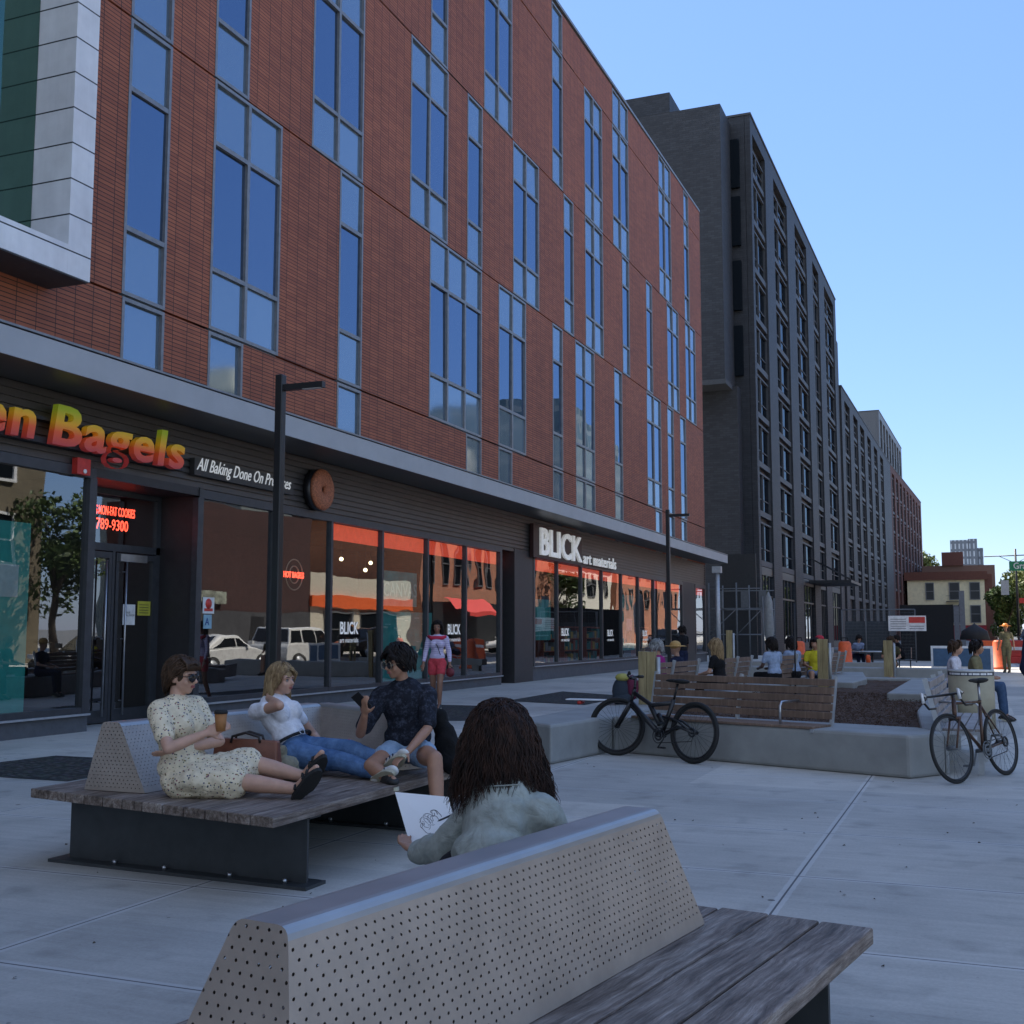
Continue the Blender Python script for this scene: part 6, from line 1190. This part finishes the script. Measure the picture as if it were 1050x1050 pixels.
m = MB(); m.tube([J['neck'] + (fr['lat'] * math.cos(a_) * .075 + fr['fwd'] * math.sin(a_) * .07) - fr['up'] * .05 for a_ in [2 * math.pi * i / 20 for i in range(20)]], .018, 8, True); m.build('collar', JAC, t4)
# paper pad and pencil
pc = [V(-2.409, 4.60, .775), V(-2.186, 4.68, .755), V(-2.06, 4.56, .54), V(-2.255, 4.48, .53)]
t = thing('drawing_paper', 'white sheet with a loose pencil sketch held up by the woman with the dark mane', 'paper', tuple(pc[3]), None)
n_ = (pc[1] - pc[0]).cross(pc[3] - pc[0]).normalized(); n_ = n_ if n_.y < 0 else -n_
m = MB(); m.add(pc + [p - n_ * .002 for p in pc], [(0, 1, 2, 3), (7, 6, 5, 4), (0, 4, 5, 1), (1, 5, 6, 2), (2, 6, 7, 3), (3, 7, 4, 0)]); m.build('sheet', M('drawing_white', (.80, .80, .80), .8, var=.02), t)
m = MB(); rnd = random.Random(3)
def pp(u_, v_): return pc[0].lerp(pc[1], u_).lerp(pc[3].lerp(pc[2], u_), v_) + n_ * .0012
for k in range(16):
    cu, cv = rnd.uniform(.35, .78), rnd.uniform(.28, .62); rr = rnd.uniform(.03, .11); a0 = rnd.uniform(0, 6.28); a1 = a0 + rnd.uniform(2, 5)
    m.tube([pp(cu + rr * math.cos(a0 + (a1 - a0) * i / 9) * rnd.uniform(.8, 1.2), cv + rr * math.sin(a0 + (a1 - a0) * i / 9)) for i in range(10)], .0014, 4)
m.build('pencil_sketch', M('graphite', (.12, .12, .13), .6), t)
t = thing('pencil', 'grey pencil in the hand of the woman drawing', 'pencil', (-2.1, 4.62, .76)); m = MB(); m.tube([(-2.04, 4.50, .730), (-2.165, 4.55, .675)], .0042, 6); m.tube([(-2.165, 4.55, .675), (-2.18, 4.556, .668)], [.004, .0005], 6); m.build('pencil_body', DARK, t)
# -- walking woman
def standing(x, y, h, face, step=0.0, sh=.0):
    f = Vector((face[0], face[1], 0)).normalized(); l = V(-f.y, f.x, 0); k = h / 1.65
    def Q(a, b, z): return V(x, y, 0) + l * a * k + f * b * k + V(0, 0, z * k)
    return dict(pelvis=Q(0, 0, .92), neck=Q(0, .01, 1.38), head=Q(0, .025, 1.545), shL=Q(.165, 0, 1.33), shR=Q(-.165, 0, 1.33), elL=Q(.22, -.05, 1.07), elR=Q(-.22, .02, 1.07), wrL=Q(.25, .02, .85), wrR=Q(-.24, .12, .86), hipL=Q(.085, 0, .86), hipR=Q(-.085, 0, .86), knL=Q(.08, .06 + step * .5, .48), knR=Q(-.08, .02 - step * .3, .47), anL=Q(.08, step, .09), anR=Q(-.09, -step, .10 + sh), toL=Q(.085, step + .15, .035), toR=Q(-.095, -step + .14, .035 + sh * .2))
PINK = clothmat('coral_shorts', (.60, .07, .09)); LIL = clothmat('lilac_stripe', (.50, .44, .66), (.68, .64, .78), 'stripe')
t5, J, fr = person('woman walking past the shop in a lilac top and coral shorts', standing(-9.62, 20.05, 1.66, (.25, -.95), .16), (.35, -.92, 0), dict(skin='brown', top=LIL, sleeve=1.75, bottom=('shorts', PINK), shoes=M('shoe_dark', (.02, .02, .02), .7), base=(-9.62, 20.05, 0), w=.92, bust=1), vox=.012)
hair(t5, J['head'], V(.35, -.92, 0), V(0, 0, 1), 'black', n=160, L=.27, r0=.009, seed=4, front=.2)
m = MB(); m.tube([J['shL'].lerp(J['shR'], k) + V(0, 0, .055 - .02 * abs(k - .5)) + V(.03, -.085, -.04) * (1 if 0 < k < 1 else .3) for k in (0, .2, .4, .6, .8, 1)], .035, 8); m.build('red_collar', M('collar_red', (.5, .02, .06), .8), t5)
m = MB(); m.tube([J['shR'] + V(-.02, -.06, .05), J['neck'].lerp(J['pelvis'], .4) + V(.06, -.125, 0), J['pelvis'] + V(.13, -.13, .1)], .008, 5); m.build('bag_strap', BLACKR, t5)
t = thing('handbag', 'small dark red handbag in the hand of the woman in coral shorts', 'bag', tuple(J['wrL'] + V(.02, -.03, -.25))); organic('bag_body', [('e', J['wrL'] + V(.02, -.03, -.16), (.09, .05, .09), Matrix.Identity(3))], .012, M('bag_red', (.16, .02, .03), .6), t); m = MB(); m.tube([J['wrL'] + V(-.03, -.03, -.09), J['wrL'] + V(.01, -.03, -.03), J['wrL'] + V(.07, -.03, -.09)], .006, 5); m.build('bag_handle', BLACKR, t)
# -- people farther away
def sitting(x, y, zs, face, lean=.05, h=1.0, feet=0.0, spread=.10):
    f = Vector((face[0], face[1], 0)).normalized(); l = V(-f.y, f.x, 0)
    def Q(a, b, z): return V(x, y, zs) + (l * a + f * b + V(0, 0, z)) * h
    J = dict(pelvis=Q(0, 0, .12), neck=Q(0, lean, .58), head=Q(0, lean + .03, .74), shL=Q(.17, lean * .9, .53), shR=Q(-.17, lean * .9, .53), elL=Q(.23, .10, .30), elR=Q(-.23, .10, .30), wrL=Q(.14, .30, .26), wrR=Q(-.14, .30, .26), hipL=Q(.09, .02, .10), hipR=Q(-.09, .02, .10), knL=Q(spread, .42, .12), knR=Q(-spread, .42, .12))
    for s_ in 'LR': a = spread if s_ == 'L' else -spread; J['an' + s_] = Q(a, .46, 0) * 1; J['an' + s_].z = feet + .09; J['to' + s_] = Q(a, .60, 0); J['to' + s_].z = feet + .04
    return J
def far_person(label, J, face, skin, haircol, topc, botc, botkind='jeans', sleeve=.6, hairL=.12, hat=None, hn=90, shoes=True):
    t, J, fr = person(label, J, face, dict(skin=skin, top=topc, sleeve=sleeve, bottom=(botkind, botc), shoes=M('shoe_dark', (.02, .02, .02), .7) if shoes else None, base=(J['pelvis'][0], J['pelvis'][1], max(0, min(v[2] for v in J.values()) - .04))), vox=.018, lod=1)
    if hat: m = MB(); c_ = J['head']; m.ell(c_ + V(0, 0, .065), (.105, .115, .085)); (m.tube([c_ + V(0, 0, .045), c_ + V(0, 0, .06)], [.21, .17], 20) if hat[1] == 'brim' else None); m.build('hat', hat[0], t)
    if haircol: hair(t, J['head'], Vector(face), V(0, 0, 1), haircol, n=hn, L=hairL, r0=.013, seed=9, front=.2, puff=1.06)
    return t
CL = {k: clothmat('cloth_' + k, v) for k, v in dict(purple=(.28, .02, .16), navy=(.015, .02, .05), black=(.012, .012, .014), paleblue=(.32, .40, .55), paleblue2=(.27, .34, .48), yellow=(.55, .47, .03), red=(.45, .04, .06), olive=(.07, .065, .035), white=(.66, .65, .72), brown=(.12, .09, .06), denim=(.05, .09, .17), bluegrey=(.22, .27, .40), orange=(.7, .14, .03), khaki=(.2, .18, .1)).items()}
far_person('person in a grey knit hat and purple top sitting behind the near timber post', sitting(-4.93, 18.9, .47, (-1, .1)), (-.9, .5, -.1), 'fair', 'grey', CL['purple'], CL['navy'], hat=(clothmat('grey_knit', (.17, .18, .18)), 'beanie'))
far_person('person in a straw hat and navy top next to the grey knit hat', sitting(-4.98, 20.4, .42, (-1, .2)), (-.9, .4, -.1), 'fair', None, CL['navy'], CL['navy'], hat=(M('straw', (.45, .27, .09), .8), 'brim'))
far_person('person with long wavy dark blonde hair in a black top between two slatted benches', sitting(-4.20, 20.15, .47, (-1, .25)), (-.8, .6, -.2), 'fair', 'blond', CL['black'], CL['black'], hairL=.42, hn=220)
far_person('dark haired person in a pale blue shirt seen from behind, left one of two', sitting(-3.80, 23.5, .47, (-.75, .6), h=1.02), (-.6, .8, 0), 'dark', 'black', CL['paleblue'], CL['black'], hairL=.16, hn=150)
far_person('dark haired person in a greyer blue shirt seen from behind, right one of two', sitting(-3.62, 24.9, .47, (-.75, .6), h=1.02), (-.6, .8, 0), 'dark', 'black', CL['paleblue2'], CL['black'], hairL=.16, hn=150)
far_person('person in a yellow tee with a dark shoulder bag facing the camera', sitting(-3.28, 25.6, .46, (.2, -1)), (-.2, -.97, 0), 'tan', 'black', CL['yellow'], CL['bluegrey'], 'shorts')
far_person('person in a red cap sitting just behind the one in the yellow tee', sitting(-3.35, 27.4, .50, (-.5, .6)), (-.5, .8, 0), 'tan', None, CL['yellow'], CL['navy'], hat=(CL['red'], 'beanie'))
far_person('person dressed in black standing in front of the far shop windows', standing(-7.72, 32, 1.60, (-.8, .5), .1), (-.8, .4, 0), 'dark', 'black', CL['black'], CL['navy'])
far_person('person in a blue grey shirt leaning on the cafe table', sitting(-4.25, 44.6, .46, (.5, -.8), lean=.30), (.3, -.8, -.5), 'tan', 'black', CL['bluegrey'], CL['navy'])
far_person('person in black sitting on the right of the cafe table', sitting(-2.6, 44.5, .46, (-1, -.2), lean=.15), (-1, -.2, -.2), 'tan', 'black', CL['black'], CL['black'])
far_person('person in olive with bare legs sitting on the far concrete ledge', sitting(-2.25, 33.55, .47, (.1, -1), lean=.12, spread=.05), (-.3, -.8, -.4), 'tan', 'brown', CL['olive'], CL['brown'], 'shorts')
far_person('woman in a white tee with tied brown hair sitting behind the litter bin', sitting(-.42, 20.4, .46, (1, -.1)), (1, -.15, 0), 'fair', 'brown', CL['white'], CL['denim'], hairL=.10)
far_person('dark haired woman in a khaki top sitting behind the litter bin', sitting(-.10, 20.9, .46, (1, -.15)), (1, -.2, 0), 'tan', 'black', CL['khaki'], CL['denim'], hairL=.12)
far_person('construction worker with an orange helmet and vest at the right', standing(.92, 45, 1.72, (-.3, -1), .05), (-.3, -.9, 0), 'tan', None, CL['khaki'], CL['khaki'], hat=(M('helmet_orange', (.75, .25, .02), .4), 'brim'))
t7, J, fr = person('man in a dark navy tee at the right edge with his elbow bent', {**standing(.62, 8.35, 1.84, (.1, 1), .05), 'elR': (.27, 8.42, 1.24), 'wrR': (.42, 8.62, 1.20), 'shR': (.40, 8.32, 1.50)} if False else {**standing(.58, 8.3, 1.80, (.15, 1), .05), 'elL': (.30, 8.15, 1.22), 'wrL': (.44, 8.42, 1.19), 'shL': (.36, 8.28, 1.47)}, (.15, 1, 0), dict(skin='brown', top=CL['navy'], sleeve=.9, loose=.02, bottom=('jeans', CL['black']), shoes=M('shoe_dark', (.02, .02, .02), .7), base=(.58, 8.3, 0)), vox=.012)
hair(t7, J['head'], V(.15, 1, 0), V(0, 0, 1), 'black', n=120, L=.05, r0=.01, seed=3)
